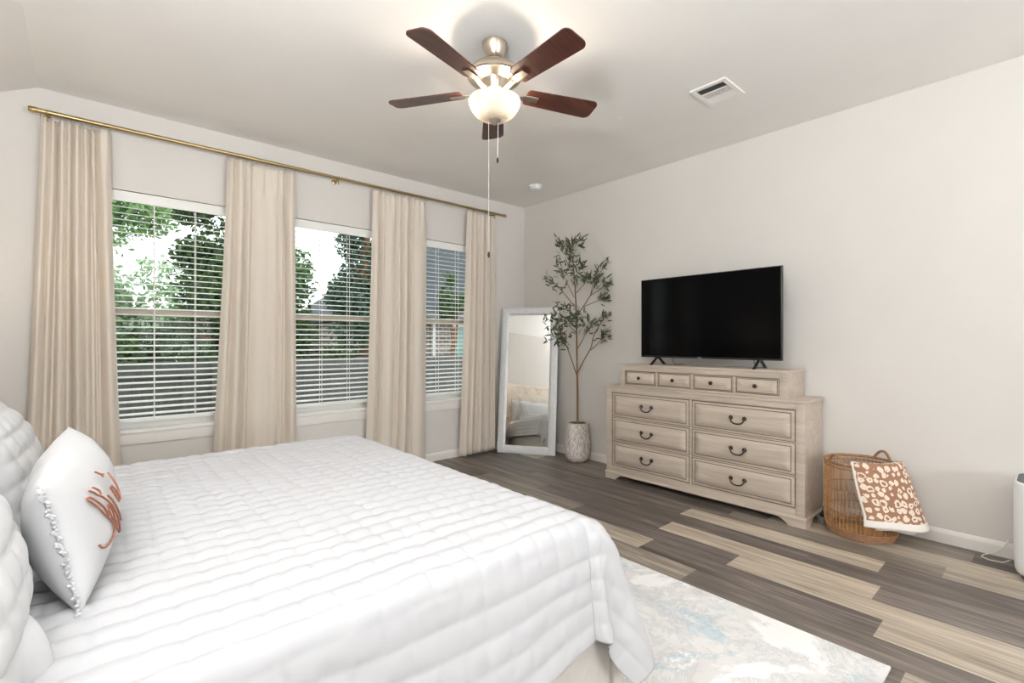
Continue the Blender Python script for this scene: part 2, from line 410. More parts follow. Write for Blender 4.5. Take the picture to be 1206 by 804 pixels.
# windows
def make_window(n, a, c):
    root = thing('window_%d' % n, None, None, ((a+c)/2, WY, OZ0), kind='structure')
    yf = WY+.075
    b = MB()
    for x in (a, c-.035): b.box((x, yf, OZ0+.02), (x+.035, yf+.06, OZ1))
    b.box((a, yf, OZ1-.035), (c, yf+.06, OZ1)); b.box((a, yf, OZ0+.02), (c, yf+.06, OZ0+.06))
    obj('window_frame', b, M['vinyl'], root, smooth=False)
    b = MB(); b.box((a+.03, yf+.004, 1.375), (c-.03, yf+.05, 1.42), .004); obj('meeting_rail', b, M['tan_vinyl'], root, smooth=False)
    b = MB(); b.box((a+.03, yf+.03, OZ0+.05), (c-.03, yf+.034, OZ1-.03)); obj('glass', b, M['glass'], root, smooth=False)
    b = MB(); b.box((a-.03, WY-.028, OZ0-.004), (c+.03, WY+.075, OZ0+.02), .006); obj('window_sill', b, M['trim'], root)
    b = MB(); b.box((a-.015, WY-.014, OZ0-.078), (c+.015, WY+.005, OZ0-.004), .003); obj('apron', b, M['trim'], root)
    return root
for i, (a, c) in enumerate(OPEN): make_window(i+1, a, c)
b = MB()
for x in (.65, 1.62, 2.59): b.box((x, FY-.1, .75), (x+.06, FY-.04, 2.25))
for z in (.75, 2.19): b.box((.65, FY-.1, z), (2.65, FY-.04, z+.06))
struct('window_4', b, M['vinyl'], smooth=False)  # rear window added out of view as an opening for the fill light

# blinds
def make_blind(a, c, label):
    root = thing('window_blind', label, 'blind', ((a+c)/2, WY+.035, OZ0+.02), 'white blinds in the three windows')
    xa, xc = a+.006, c-.006; yc = WY+.036
    b = MB(); b.box((xa, WY+.001, 2.135), (xc, WY+.012, 2.205), .003); b.box((xa, WY+.012, 2.15), (xc, WY+.065, 2.2))
    obj('valance', b, M['blind'], root, smooth=False)
    b = MB(); pitch = .0425; z = .70
    ang = math.radians(9)
    while z < 2.13:
        nseg = 4; pr = []
        for k in range(nseg+1):
            s = (k/nseg-.5)*.050; h = .0025*(1-(2*k/nseg-1)**2)
            pr.append((yc+s*math.cos(ang), z+h-s*math.sin(ang)*-1))
        top = [(y, zz+.0014) for y, zz in pr]; bot = [(y, zz-.0014) for y, zz in pr][::-1]
        b.prism(top+bot, 0, xa+.002, xc-.002); z += pitch
    obj('slats', b, M['blind'], root, smooth=False)
    b = MB(); b.box((xa, yc-.026, .645), (xc, yc+.026, .672), .006); obj('bottom_rail', b, M['blind'], root)
    b = MB(); w = c-a
    for fx in (.37, .65):
        for dy in (-.0265, .0265): b.box((a+w*fx-.002, yc+dy-.001, .66), (a+w*fx+.002, yc+dy+.001, 2.15))
    obj('ladder_cord', b, M['cord'], root, smooth=False)
    b = MB()
    b.tube([(xc-.04, WY-.004, 2.15), (xc-.04, WY-.006, 1.35)], .0016, 6); b.lathe([(0, .03), (.005, .028), (.007, 0), (0, 0)], (xc-.04, WY-.006, 1.32), 10)
    obj('pull_cord', b, M['cord'], root)
    return root
lab = ['white blind in the leftmost window, between the first and second curtains', 'white blind in the middle window, between the second and third curtains', 'white blind in the rightmost window, beside the curtain near the mirror']
bl0 = make_blind(*OPEN[0], lab[0])
for i in (1, 2):
    c = copy_tree(bl0, loc=((OPEN[i][0]+OPEN[i][1])/2, WY+.035, OZ0+.02)); c['label'] = lab[i]

# ------------------------------------------------------------------ curtain rod and curtains
RY, RZ = WY-.09, 2.583
rod = thing('curtain_rod', 'long brass curtain rod running above the three windows', 'curtain rod', (1.59, WY, RZ))
obj('rod', MB().tube([(-.245, RY, RZ), (3.43, RY, RZ)], .0115, 16).tube([(-.245, RY, RZ), (1.35, RY, RZ)], .0135, 16), M['brass'], rod)
for x in (-.252, 3.435):
    s = 1 if x > 0 else -1
    obj('end_cap', MB().lathe([(0, -.02), (.013, -.02), (.0165, -.012), (.0165, .018), (.013, .024), (0, .024)], mat=Matrix.Translation((x, RY, RZ)) @ Matrix.Rotation(PI/2*s, 4, 'Y'), seg=20), M['brass'], rod)
for x in (-.195, 1.585, 3.30):
    b = MB(); b.lathe([(0, 0), (.022, 0), (.022, .006), (.008, .010), (.008, .07), (0, .07)], mat=Matrix.Translation((x, WY, RZ-.012)) @ Matrix.Rotation(PI/2, 4, 'X'), seg=18)
    b.tube([(x, RY+.018, RZ-.012), (x, RY+.010, RZ-.02), (x, RY-.010, RZ-.019), (x, RY-.019, RZ-.004), (x, RY-.017, RZ+.008)], .004, 8)
    b.tube([(x, RY-.004, RZ-.018), (x, RY-.004, RZ-.05)], .003, 8); b.lathe([(0, -.006), (.006, -.003), (.006, .003), (0, .006)], (x, RY-.004, RZ-.052), 10)
    obj('bracket', b, M['brass'], rod)

def make_curtain(label, top, bot, folds, hem, seed):
    rnd = random.Random(seed)
    nu, nv = 360, 72
    root = thing('curtain', label, 'curtain', ((bot[0]+bot[1])/2, RY, hem), 'beige curtains on the brass rod')
    # pleat ridge positions
    P = np.zeros((nu, nv, 3))
    ztop = RZ-.028
    cs = sorted(folds)
    wid = (bot[1]-bot[0]); folds = [(q+(0,))[:3] for q in folds]
    def wave(s):
        for (a, da, _), (c, dc, hh) in zip(folds[:-1], folds[1:]):
            if s <= c or c >= 1:
                t = min(1, max(0, (s-a)/(c-a))); hgt = hh or min(.058, .014+.55*(c-a)*wid)
                return -(da+(dc-da)*t)+hgt*(math.sqrt(math.sin(PI*t)**2+.045)-.212)/.81
        return 0
    for j in range(nv):
        f = j/(nv-1); z = ztop+(hem-ztop)*f
        e = f**1.25
        xl = top[0]+(bot[0]-top[0])*e; xr = top[1]+(bot[1]-top[1])*e
        for i in range(nu):
            s = i/(nu-1)
            ss = min(1, max(0, s+(.018*math.sin(4.2*s+seed+1.6*f)+.008*math.sin(11*s+seed*2-2.4*f))*min(1, f*2)*math.sin(PI*s)))
            y = wave(ss)
            k = .6+.4*min(1, f*2.2)
            y2 = -y*k+.006
            # pinch pleats and puckers just under the heading
            y2 += .007*math.exp(-((f-.035)/.05)**2)*math.sin(2*PI*s*9+seed)+.004*math.exp(-((f-.10)/.07)**2)*math.sin(2*PI*s*5+seed*2)
            zz = z
            if j == 0: zz += -.006*abs(math.sin(PI*s*7))
            if j == nv-1: zz += .006*math.sin(9*s+seed)
            P[i, j] = (xl+(xr-xl)*s, min(RY+y2, WY-.04), zz)
    b = MB(); b.grid(P)
    cl = obj('curtain_panel', b, M['curtain'], root, solid=.003, angle=180)
    # hanging hooks along the heading
    n = 8
    for q in range(n):
        i = int(q*(nu-1)/(n-1)); p = P[i, 0]
        hk = MB().tube([(p[0], p[1]+.004, p[2]-.012), (p[0], p[1]+.006, p[2]+.006), (p[0], RY+.006, RZ-.0145), (p[0], RY, RZ-.0155)], .0014, 6)
        obj('curtain_hook', hk, M['brass'], root)
    return root
make_curtain('beige curtain at the far left, hanging behind the bed pillows', (-.225, .10), (-.31, .165),
    [(0, .03), (.13, .02), (.24, .06), (.36, .015), (.44, .03), (.58, .02), (.70, .07), (.78, .05), (1, .01)], .02, 1)
make_curtain('beige curtain second from left, between the left and middle windows', (.765, 1.24), (.655, 1.255),
    [(0, .03), (.12, .02), (.27, .025), (.36, .04), (.60, .012, .022), (.74, .01, .02), (.84, .07), (1, .01)], .02, 2)
make_curtain('beige curtain third from left, between the middle and right windows', (1.906, 2.466), (1.835, 2.458),
    [(0, .02), (.15, .06), (.22, .02), (.42, .015, .03), (.50, .03), (.66, .03), (.74, .01), (1, .03, .03)], .02, 3)
make_curtain('beige curtain at the right end of the rod, beside the leaning mirror', (2.942, 3.31), (2.85, 3.318),
    [(0, .02), (.18, .02), (.36, .04), (.46, .015), (.64, .06), (.78, .02), (.86, .07), (.94, .03), (1, .02)], .025, 4)

# ------------------------------------------------------------------ bed
bed = thing('bed', 'upholstered bed with tufted cream headboard beneath the white quilt', 'bed', (.25, 1.79, 0))
BX0, BX1, BY0, BY1 = -.72, 1.22, .92, 2.66
for y in (BY0, BY1-.05): obj('side_rail', MB().box((BX0, y, .06), (BX1, y+.05, .34), .015), M['upholstery'], bed)
obj('footboard', MB().box((BX1, BY0-.012, .05), (BX1+.055, BY1+.012, .36), .015), M['upholstery'], bed)
for x in (BX0+.05, BX1+.01):
    for y in (BY0+.05, BY1-.05): obj('leg', MB().lathe([(.018, 0), (.026, .07)], (x, y, 0.0125), 12), M['dark_metal'], bed)
obj('mattress', MB().box((BX0+.005, BY0+.055, .32), (BX1-.07, BY1-.055, .62), .05, 4), M['sham'], bed)
# headboard with diamond tufting
HW0, HW1, HZ0, HZ1 = .80, 2.78, .10, 1.42
nu, nv = 160, 110; P = np.zeros((nu, nv, 3))
btn = []
pz, py = .165, .26
for r in range(0, 9):
    z = HZ1-.13-r*pz*.78
    for k in range(-1, 9):
        y = HW0+.12+k*py+(py/2 if r % 2 else 0)
        if HW0+.05 < y < HW1-.05 and z > .3: btn.append((y, z))
B = np.array(btn)
for i in range(nu):
    for j in range(nv):
        y = HW0+(HW1-HW0)*i/(nu-1); z = HZ0+(HZ1-HZ0)*j/(nv-1)
        d = np.sqrt(((B[:, 0]-y)**2+(B[:, 1]-z)**2)); dm = d.min()
        e = min(i, nu-1-i)/(nu-1)*(HW1-HW0); e2 = min((nv-1-j)/(nv-1)*(HZ1-HZ0), .2)
        edge = min(1, e/.04)*min(1, e2/.04)
        P[i, j] = (-.765+.05*(1-math.exp(-(dm/.085)**1.2))+.045*math.sqrt(max(edge, 0))-.045, y, z)
hb = obj('headboard', MB().grid(P), M['headboard'], bed, angle=180)
obj('headboard_back', MB().box((LX+.004, HW0, HZ0-.06), (-.735, HW1, HZ1-.002), .01), M['headboard'], hb)
for y, z in btn:
    if not (.9 < z): continue
    bb = MB().lathe([(.012, -.004), (.012, .002), (.008, .006), (0, .007)], mat=Matrix.Translation((-.758, y, z)) @ Matrix.Rotation(PI/2, 4, 'Y'), seg=10)
    obj('tufting_button', bb, M['headboard'], hb)

# quilt: one sheet draped over mattress, near side, foot and far side
QX0, QX1, QY0, QY1, QZ = -.62, 1.09, .962, 2.60, .662
R = .05; D = R*PI/2+.30; DF = R*PI/2+.33
step = .0066
us = np.arange(QX0, QX1+DF+step/2, step); vs = np.arange(QY0-D, QY1+D+step/2, step)
U, V = np.meshgrid(us, vs, indexing='ij')
du = np.maximum(U-QX1, 0); dv1 = np.maximum(QY0-V, 0); dv2 = np.maximum(V-QY1, 0); dv = np.maximum(dv1, dv2); sv = np.where(dv2 > 0, 1.0, -1.0)
p = 4.0
r = (du**p+dv**p)**(1/p); th = np.arctan2(dv, du+1e-9)
frac = np.clip(r/D, 0, 1.3)
Rr = R + .10*np.cos(th)**2*(r > 0)+.06*(dv2 > 0)*np.sin(th)**2        # softer roll at the foot
arc = Rr*PI/2
h = np.where(r < arc, Rr*np.sin(np.minimum(r, arc)/Rr), Rr+(r-arc)*.13)
g = np.where(r < arc, Rr*(1-np.cos(np.minimum(r, arc)/Rr)), Rr+(r-arc)*.985)
hang = np.clip((r-arc*.6)/(D-arc*.6), 0, 1.2)
corner = np.sin(2*th)**2*(du > 0)*(dv > 0)
h = h + hang**1.2*.060*corner*np.cos((th-.50)*7.0) + hang*corner*.045
# gentle waves in the hanging sides
side = (1-corner)
h = h + hang**1.3*side*(.010*np.sin(U*9+1.0)*(dv > 0) + .012*np.sin(V*7.5)*(du > 0))
X = np.minimum(U, QX1)+h*np.cos(th)*(r > 0)
Y = np.where(dv2 > 0, QY1, np.where(dv1 > 0, QY0, V))+sv*h*np.sin(th)*(dv > 0)
Z = QZ-g
# hem lifted near the foot corner of the near side
Z = Z + .02*np.sin(U*7.0)*hang*(dv1 > 0)*(1-corner) - .080*hang**1.5*corner*np.exp(-((th-.55)/.42)**2)
Z = Z + .012*np.sin(U*2.1+.6)*np.sin(V*1.7) * (r <= 0) *np.clip(np.minimum(QX1-U, np.minimum(V-QY0, QY1-V))/.2, 0, 1)
base = np.stack([X, Y, Z], -1)
tu = np.gradient(base, axis=0); tv = np.gradient(base, axis=1); N = np.cross(tu, tv); N /= (np.linalg.norm(N, axis=-1, keepdims=True)+1e-9)
qp = .064
rng = np.random.RandomState(3)
def smooth_noise(shape, cell, amp):
    a = rng.randn(shape[0]//cell+3, shape[1]//cell+3)
    x = np.arange(shape[0])/cell; y = np.arange(shape[1])/cell; xi = x.astype(int); yi = y.astype(int)
    fx = (x-xi)[:, None]; fy = (y-yi)[None, :]; fx = fx*fx*(3-2*fx); fy = fy*fy*(3-2*fy)
    return amp*((a[np.ix_(xi, yi)]*(1-fx)+a[np.ix_(xi+1, yi)]*fx)*(1-fy)+(a[np.ix_(xi, yi+1)]*(1-fx)+a[np.ix_(xi+1, yi+1)]*fx)*fy)
wu = U+smooth_noise(U.shape, 18, .004); wv = V+smooth_noise(U.shape, 18, .004)
pu = np.abs(np.sin(PI*wu/qp)); pv = np.abs(np.sin(PI*wv/qp))
top = (r <= 0)
kt = np.clip(1-r/.06, 0, 1)
puff = (pv**.72)*(.0044+.0110*kt)*(.35+.25*kt+(.65-.25*kt)*pu**.32)+.0018*pu**.32 + smooth_noise(U.shape, 4, .0005)+smooth_noise(U.shape, 11, .0010)
base = base+N*puff[..., None]
quilt = obj('quilt', MB().grid(base), M['quilt'], angle=180, solid=.006, origin=(.4, 1.79, QZ))
props(quilt, 'white square stitched quilt spread over the bed and hanging to its foot', 'quilt')

# pillows
def pillow_pts(L, Hh, Tk, n=48, m=36, pin=.05, pw=2.1, ex=.58):
    F = []
    for side in (1, -1):
        P = np.zeros((n, m, 3))
        for i in range(n):
            for j in range(m):
                u = -1+2*i/(n-1); v = -1+2*j/(m-1)
                P[i, j] = psurf(L, Hh, Tk, u, v, side, pin, pw, ex)
        F.append(P)
    return F
def psurf(L, Hh, Tk, u, v, side, pin=.05, pw=2.1, ex=.58):
    x = L/2*u*(1-pin*(1-v*v)*abs(u)); z = Hh/2*v*(1-pin*1.4*(1-u*u)*abs(v))
    t = Tk/2*(max(0, (1-abs(u)**pw)*(1-abs(v)**pw)))**ex
    return (x, side*t, z)
def pillow_mat(c, rx=0, rz=0, lean=0):
    """local x = length, y = thickness (front +y), z = height; front faces +X of the room"""
    return Matrix.Translation(c) @ Matrix.Rotation(rz, 4, 'Z') @ Matrix.Rotation(-PI/2, 4, 'Z') @ Matrix.Rotation(lean, 4, 'X') @ Matrix.Rotation(rx, 4, 'Y')
def make_pillow(name, label, c, L, Hh, Tk, lean, rz=0, rx=0, quilted=False, group=None, seed=0, pin=.05, flange=.0):
    Mx = pillow_mat(c, rx, rz, lean); root = thing(name, label, 'pillow', Mx @ Vector((0, 0, -Hh/2)), group)
    n, m = (90, 70) if quilted else (60, 44)
    rs = random.Random(seed); ph = [rs.uniform(0, 6) for _ in range(6)]
    b = MB()
    for side, P in zip((1, -1), pillow_pts(L, Hh, Tk, n, m, pin)):
        for i in range(n):
            for j in range(m):
                x, y, z = P[i, j]
                w = .006*math.sin(9*x+ph[0]+4*z)+.005*math.sin(14*z+ph[1]-6*x)+.0025*math.sin(31*x+ph[2])*math.sin(27*z+ph[3])
                q = 0
                if quilted: q = .008*(abs(math.sin(PI*x/.062))**.5*abs(math.sin(PI*z/.062))**.5)
                k = abs(y)/(Tk/2)
                P[i, j] = Mx @ Vector((x, y+side*(w+q)*min(1, k*2), z))
        b.grid(P)
    bm_merge = obj('cover', b, M['sham'], root, angle=180)
    bm = bmesh.new(); bm.from_mesh(bm_merge.data); bmesh.ops.remove_doubles(bm, verts=bm.verts[:], dist=.0006); bmesh.ops.recalc_face_normals(bm, faces=bm.faces[:]); bm.to_mesh(bm_merge.data); bm.free()
    for pp in bm_merge.data.polygons: pp.use_smooth = True
    if flange:
        fb = MB(); Q = []
        per = [(-1+2*k/40, -1) for k in range(41)]+[(1, -1+2*k/30) for k in range(1, 31)]+[(1-2*k/40, 1) for k in range(1, 41)]+[(-1, 1-2*k/30) for k in range(1, 30)]
        P = np.zeros((len(per), 5, 3))
        for k, (u, v) in enumerate(per):
            p0 = Vector(psurf(L, Hh, Tk, u*.985, v*.985, 0, pin)); d = Vector((u if abs(u) > .97 else u*.15, 0, v if abs(v) > .97 else v*.15)).normalized()
            for j in range(5):
                f = j/4; P[k, j] = Mx @ (p0+d*flange*f+Vector((0, f*.016*math.sin(k*.9+ph[4])+f*.012*math.sin(k*.37+ph[5]), 0)))
        fb.grid(P, True); obj('flange', fb, M['sham'], root, solid=.006, angle=180)
    return root, Mx
sham1, _ = make_pillow('pillow', 'white quilted sham pillow nearest the camera, at the left edge of the photo', (-.225, 1.17, .875), .70, .46, .23, math.radians(28), quilted=True, group='quilted sham pillows', seed=1, flange=.05)
make_pillow('pillow', 'white quilted sham pillow at the far side of the bed, behind the word cushion', (-.245, 2.22, .825), .80, .46, .24, math.radians(24), quilted=True, group='quilted sham pillows', seed=2, flange=.03)
make_pillow('pillow', 'plain white sleeping pillow standing against the headboard near the camera', (-.50, 1.27, .87), .82, .46, .18, math.radians(20), seed=3, group='white sleeping pillows')
make_pillow('pillow', 'plain white sleeping pillow standing against the headboard on the window side', (-.56, 2.28, .87), .82, .46, .18, math.radians(18), seed=4, group='white sleeping pillows')
n, m = 60, 26; P = np.zeros((n, m, 3))
for i in range(n):
    y = .80+.36*i/(n-1)
    for j in range(m):
        t = j/(m-1); w = math.sin(y*31)*.010+math.sin(y*53+1)*.006
        x = -.17+.105*math.sin(t*PI*.62)+w*t+.022*math.exp(-((y-1.07)/.028)**2)*t**4-.012*t
        z = .80+.012*math.sin(y*24)-.125*t**1.35+.018*math.sin(t*7+y*9)*t*(1-t)
        P[i, j] = (x, y, max(z, .678))
obj('flange_fold', MB().grid(P), M['sham'], sham1, solid=.008, angle=180)
LP = (.72, .265, .18)
CUSH_C = (-.030, 1.585, .812); CUSH_LEAN = math.radians(12); CUSH_RZ = math.radians(-2); CUSH_RX = math.radians(1)
cush, CM = make_pillow('cushion', 'long white lumbar cushion with copper script embroidery, lying on the quilt', CUSH_C, *LP, CUSH_LEAN, rz=CUSH_RZ, rx=CUSH_RX, seed=5, pin=.06)
cush['category'] = 'cushion'
# fringe along the short seam
rs = random.Random(9)
for u in (-1, 1):
    fr = MB()
    for k in range(70):
        v = rs.uniform(-.97, .97)
        p0 = Vector(psurf(*LP, u, v, 1, .06)); q = p0+Vector((u*rs.uniform(.003, .007), rs.uniform(-.007, .007), rs.uniform(-.007, .007)))
        fr.tube([CM @ p0, CM @ q], [.0042, .0025], 5)
    obj('fringe', fr, M['sham'], cush, angle=180)
STROKES = []
#STROKES_BEGIN
STROKES = [[[0.43, 0.678], [0.425, 0.661], [0.42, 0.643], [0.415, 0.626], [0.41, 0.606], [0.405, 0.587], [0.4, 0.567], [0.403, 0.554], [0.407, 0.541], [0.41, 0.528]], [[0.395, 0.574], [0.384, 0.565], [0.372, 0.556], [0.361, 0.547]], [[0.263, 0.495], [0.269, 0.451], [0.276, 0.408], [0.282, 0.364], [0.285, 0.316], [0.289, 0.268], [0.292, 0.22], [0.299, 0.181], [0.305, 0.141], [0.312, 0.102], [0.323, 0.063], [0.335, 0.023], [0.346, -0.016]], [[0.671, 0.56], [0.663, 0.54], [0.654, 0.521], [0.646, 0.501], [0.641, 0.481], [0.636, 0.462], [0.631, 0.442], [0.634, 0.42], [0.638, 0.399], [0.641, 0.377]], [[0.734, 0.56], [0.724, 0.538], [0.715, 0.517], [0.705, 0.495], [0.698, 0.467], [0.692, 0.438], [0.685, 0.41], [0.674, 0.39], [0.662, 0.371], [0.651, 0.351]], [[0.651, 0.351], [0.636, 0.307], [0.622, 0.264], [0.607, 0.22], [0.594, 0.174], [0.58, 0.128], [0.567, 0.082], [0.557, 0.03], [0.548, -0.023], [0.538, -0.075], [0.523, -0.147], [0.509, -0.22], [0.494, -0.292], [0.463, -0.373], [0.431, -0.453], [0.4, -0.534]], [[0.803, 0.488], [0.793, 0.484], [0.784, 0.479], [0.774, 0.475], [0.766, 0.451], [0.757, 0.427], [0.749, 0.403], [0.739, 0.366], [0.73, 0.329], [0.72, 0.292], [0.71, 0.253], [0.7, 0.213], [0.69, 0.174], [0.685, 0.137], [0.68, 0.099], [0.675, 0.062], [0.677, 0.036], [0.678, 0.01], [0.68, -0.016], [0.695, 0.03], [0.71, 0.075], [0.725, 0.121], [0.735, 0.167], [0.744, 0.213], [0.754, 0.259], [0.764, 0.298], [0.774, 0.338], [0.784, 0.377], [0.79, 0.401], [0.797, 0.425], [0.803, 0.449], [0.803, 0.462], [0.803, 0.475], [0.803, 0.488]], [[0.68, -0.016], [0.664, -0.06], [0.647, -0.103], [0.631, -0.147], [0.605, -0.211], [0.579, -0.274], [0.553, -0.338], [0.517, -0.395], [0.481, -0.451], [0.445, -0.508]], [[0.567, 0.279], [0.556, 0.24], [0.544, 0.2], [0.533, 0.161], [0.523, 0.117], [0.514, 0.073], [0.504, 0.029], [0.492, -0.028], [0.481, -0.084], [0.469, -0.141], [0.454, -0.2], [0.44, -0.259], [0.425, -0.318]], [[0.631, 0.161], [0.621, 0.141], [0.612, 0.122], [0.602, 0.102], [0.597, 0.06], [0.592, 0.019], [0.587, -0.023], [0.585, -0.067], [0.584, -0.11], [0.582, -0.154], [0.569, -0.211], [0.556, -0.267], [0.543, -0.324]], [[0.631, 0.161], [0.636, 0.13], [0.641, 0.1], [0.646, 0.069], [0.639, 0.021], [0.633, -0.027], [0.626, -0.075], [0.613, -0.13], [0.6, -0.184], [0.587, -0.239]], [[0.449, 0.331], [0.446, 0.296], [0.443, 0.261], [0.44, 0.226], [0.435, 0.185], [0.43, 0.143], [0.425, 0.102], [0.414, 0.065], [0.402, 0.027], [0.391, -0.01]], [[0.415, 0.331], [0.404, 0.296], [0.392, 0.261], [0.381, 0.226], [0.376, 0.191], [0.371, 0.156], [0.366, 0.121], [0.359, 0.082], [0.353, 0.042], [0.346, 0.003]], [[0.612, -0.147], [0.612, -0.182], [0.612, -0.217], [0.612, -0.252], [0.618, -0.278], [0.625, -0.305], [0.631, -0.331], [0.643, -0.351], [0.654, -0.37], [0.666, -0.39], [0.686, -0.394], [0.705, -0.399], [0.725, -0.403], [0.745, -0.396], [0.764, -0.39], [0.784, -0.383], [0.797, -0.368], [0.81, -0.353], [0.823, -0.338], [0.829, -0.318], [0.836, -0.299], [0.842, -0.279], [0.841, -0.272], [0.839, -0.266], [0.838, -0.259]]]
#STROKES_END
em = MB()
for st in STROKES:
    pts = []
    for u, v in st:
        p0 = Vector(psurf(*LP, u, v, 1, .06)); pts.append(CM @ (p0+Vector((0, .005, 0))))
    if len(pts) > 1: em.tube(pts, .0021, 6)
if em.v: obj('script_embroidery', em, M['embroidery'], cush)

# ------------------------------------------------------------------ rug
P = MB().box((-.195, .405, .0005), (2.20, 3.45, .012), .004)
rug = obj('area_rug', P, M['rug'], origin=(.98, 1.93, 0)); props(rug, 'pale grey rug with light blue abstract marbling, under the bed', 'rug')

# ------------------------------------------------------------------ dresser
DX, DY0, DY1, DT, DB = 3.426, 1.07, 2.636, .812, 3.795
dr = thing('dresser', 'weathered champagne wooden dresser with bronze handles against the right wall', 'dresser', ((DX+DB)/2, (DY0+DY1)/2, 0))
b = MB()
b.box((DX+.016, DY0+.006, .055), (DB, DY1-.006, .795), .003)                       # carcass
for y in (DY0, DY1-.055): b.box((DX, y, .055), (DX+.03, y+.055, .80), .004)         # stiles
b.box((DX+.002, DY0+.004, .755), (DX+.03, DY1-.004, .797), .002); b.box((DX+.002, DY0+.004, .058), (DX+.03, DY1-.004, .115), .002)
b.box((DX+.004, 1.838, .10), (DX+.03, 1.858, .76), .002)
for z in (.325, .54): b.box((DX+.004, DY0+.04, z-.006), (DX+.03, DY1-.04, z+.006), .002)
obj('body', b, M['dresser'], dr, angle=30)
obj('top', MB().box((DX-.008, DY0-.008, .796), (DB, DY1+.008, DT+.002), .005), M['dresser'], dr, angle=30)
b = MB(); b.prism([(DX-.012, .046), (DX-.012, .056), (DX-.006, .064), (DX+.002, .068), (DX+.03, .068), (DX+.03, .046)], 1, DY0-.01, DY1+.01)
b.prism([(DY0-.012, .046), (DY0-.012, .056), (DY0-.004, .068), (DY0+.02, .068), (DY0+.02, .046)], 0, DX-.012, DB) if False else None
b.box((DX-.0095, DY0-.0095, .0475), (DB, DY0+.02, .06), .003); b.box((DX-.0095, DY1-.02, .0475), (DB, DY1+.0095, .06), .003)
obj('base_molding', b, M['dresser'], dr, smooth=False)
def bracket_foot(ycorner, s):
    b = MB(); c = [(0, .05), (.175, .05), (.165, .042), (.135, .030), (.112, .012), (.105, -.0), (.0, -.0)]
    b.prism([(ycorner+s*y, max(z, 0)) for y, z in c], 0, DX-.008, DX+.018)
    c2 = [(DX-.008, .05), (DX+.16, .05), (DX+.13, .03), (DX+.10, .0), (DX-.008, 0)]
    b.prism([(x+.0006, min(z, .0495)) for x, z in c2], 1, ycorner-s*.0006, ycorner+s*.026)
    return b
for yc, s in ((DY0-.006, 1), (DY1+.006, -1)):
    obj('foot', bracket_foot(yc, s), M['dresser'], dr, smooth=False)
    obj('foot', MB().box((DB-.07, yc, 0), (DB-.01, yc+s*.06, .05), .004), M['dresser'], dr, smooth=False)
def raised_front(x, y0, y1, z0, z1, frame=.024, bulge=.016):
    """drawer front: outer frame, glazed groove, pillowed raised panel; faces -X"""
    fb = MB(); fb.box((x-.002, y0, z0), (x+.014, y1, z1), .004)
    pb = MB(); n, m = 40, 16; P = np.zeros((n, m, 3)); a0, a1, c0, c1 = y0+frame, y1-frame, z0+frame*.85, z1-frame*.85
    for i in range(n):
        for j in range(m):
            u = i/(n-1); v = j/(m-1)
            e = min(u*(a1-a0), (1-u)*(a1-a0), .05)/.05; e2 = min(v*(c1-c0), (1-v)*(c1-c0), .05)/.05
            k = 1-(1-math.sin(e*PI/2))**1.2; k2 = 1-(1-math.sin(e2*PI/2))**1.2
            P[i, j] = (x-.001-bulge*min(k, k2), a0+u*(a1-a0), c0+v*(c1-c0))
    pb.grid(P)
    gb = MB(); w = .0045
    for (ya, yb, za, zb) in ((a0-w, a1+w, c0-w, c0), (a0-w, a1+w, c1, c1+w), (a0-w, a0, c0, c1), (a1, a1+w, c0, c1)): gb.box((x-.0035, ya, za), (x, yb, zb))
    w = .004
    for (ya, yb, za, zb) in ((y0-w, y1+w, z0-w, z0), (y0-w, y1+w, z1, z1+w), (y0-w, y0, z0, z1), (y1, y1+w, z0, z1)): gb.box((x-.001, ya, za), (x+.012, yb, zb))
    return fb, pb, gb
def bail_handle(x, yc, zc):
    b = MB()
    for s in (-1, 1):
        b.lathe([(0, .017), (.009, .016), (.014, .011), (.0155, .006), (.011, .003), (.008, 0), (0, 0)], mat=Matrix.Translation((x, yc+s*.047, zc)) @ Matrix.Rotation(-PI/2, 4, 'Y'), seg=16)
    pts = [(x-.012, yc-.047, zc-.003), (x-.017, yc-.046, zc-.014), (x-.020, yc-.038, zc-.027), (x-.021, yc-.026, zc-.036), (x-.022, yc-.010, zc-.039), (x-.0225, yc, zc-.040), (x-.022, yc+.010, zc-.039), (x-.021, yc+.026, zc-.036), (x-.020, yc+.038, zc-.027), (x-.017, yc+.046, zc-.014), (x-.012, yc+.047, zc-.003)]
    b.tube(pts, .0052, 8)
    return b
for (y0, y1) in ((1.862, 2.572), (1.130, 1.834)):
    for (z0, z1) in ((.548, .748), (.334, .532), (.122, .318)):
        fb, pb, gb = raised_front(DX+.004, y0, y1, z0, z1)
        d = obj('drawer', fb, M['dresser'], dr, angle=30)
        obj('drawer_panel', pb, M['dresser'], d, angle=60); obj('groove', gb, M['glaze'], d, smooth=False)
        obj('handle', bail_handle(DX-.012, (y0+y1)/2+.005, (z0+z1)/2+.012), M['dark_metal'], d)
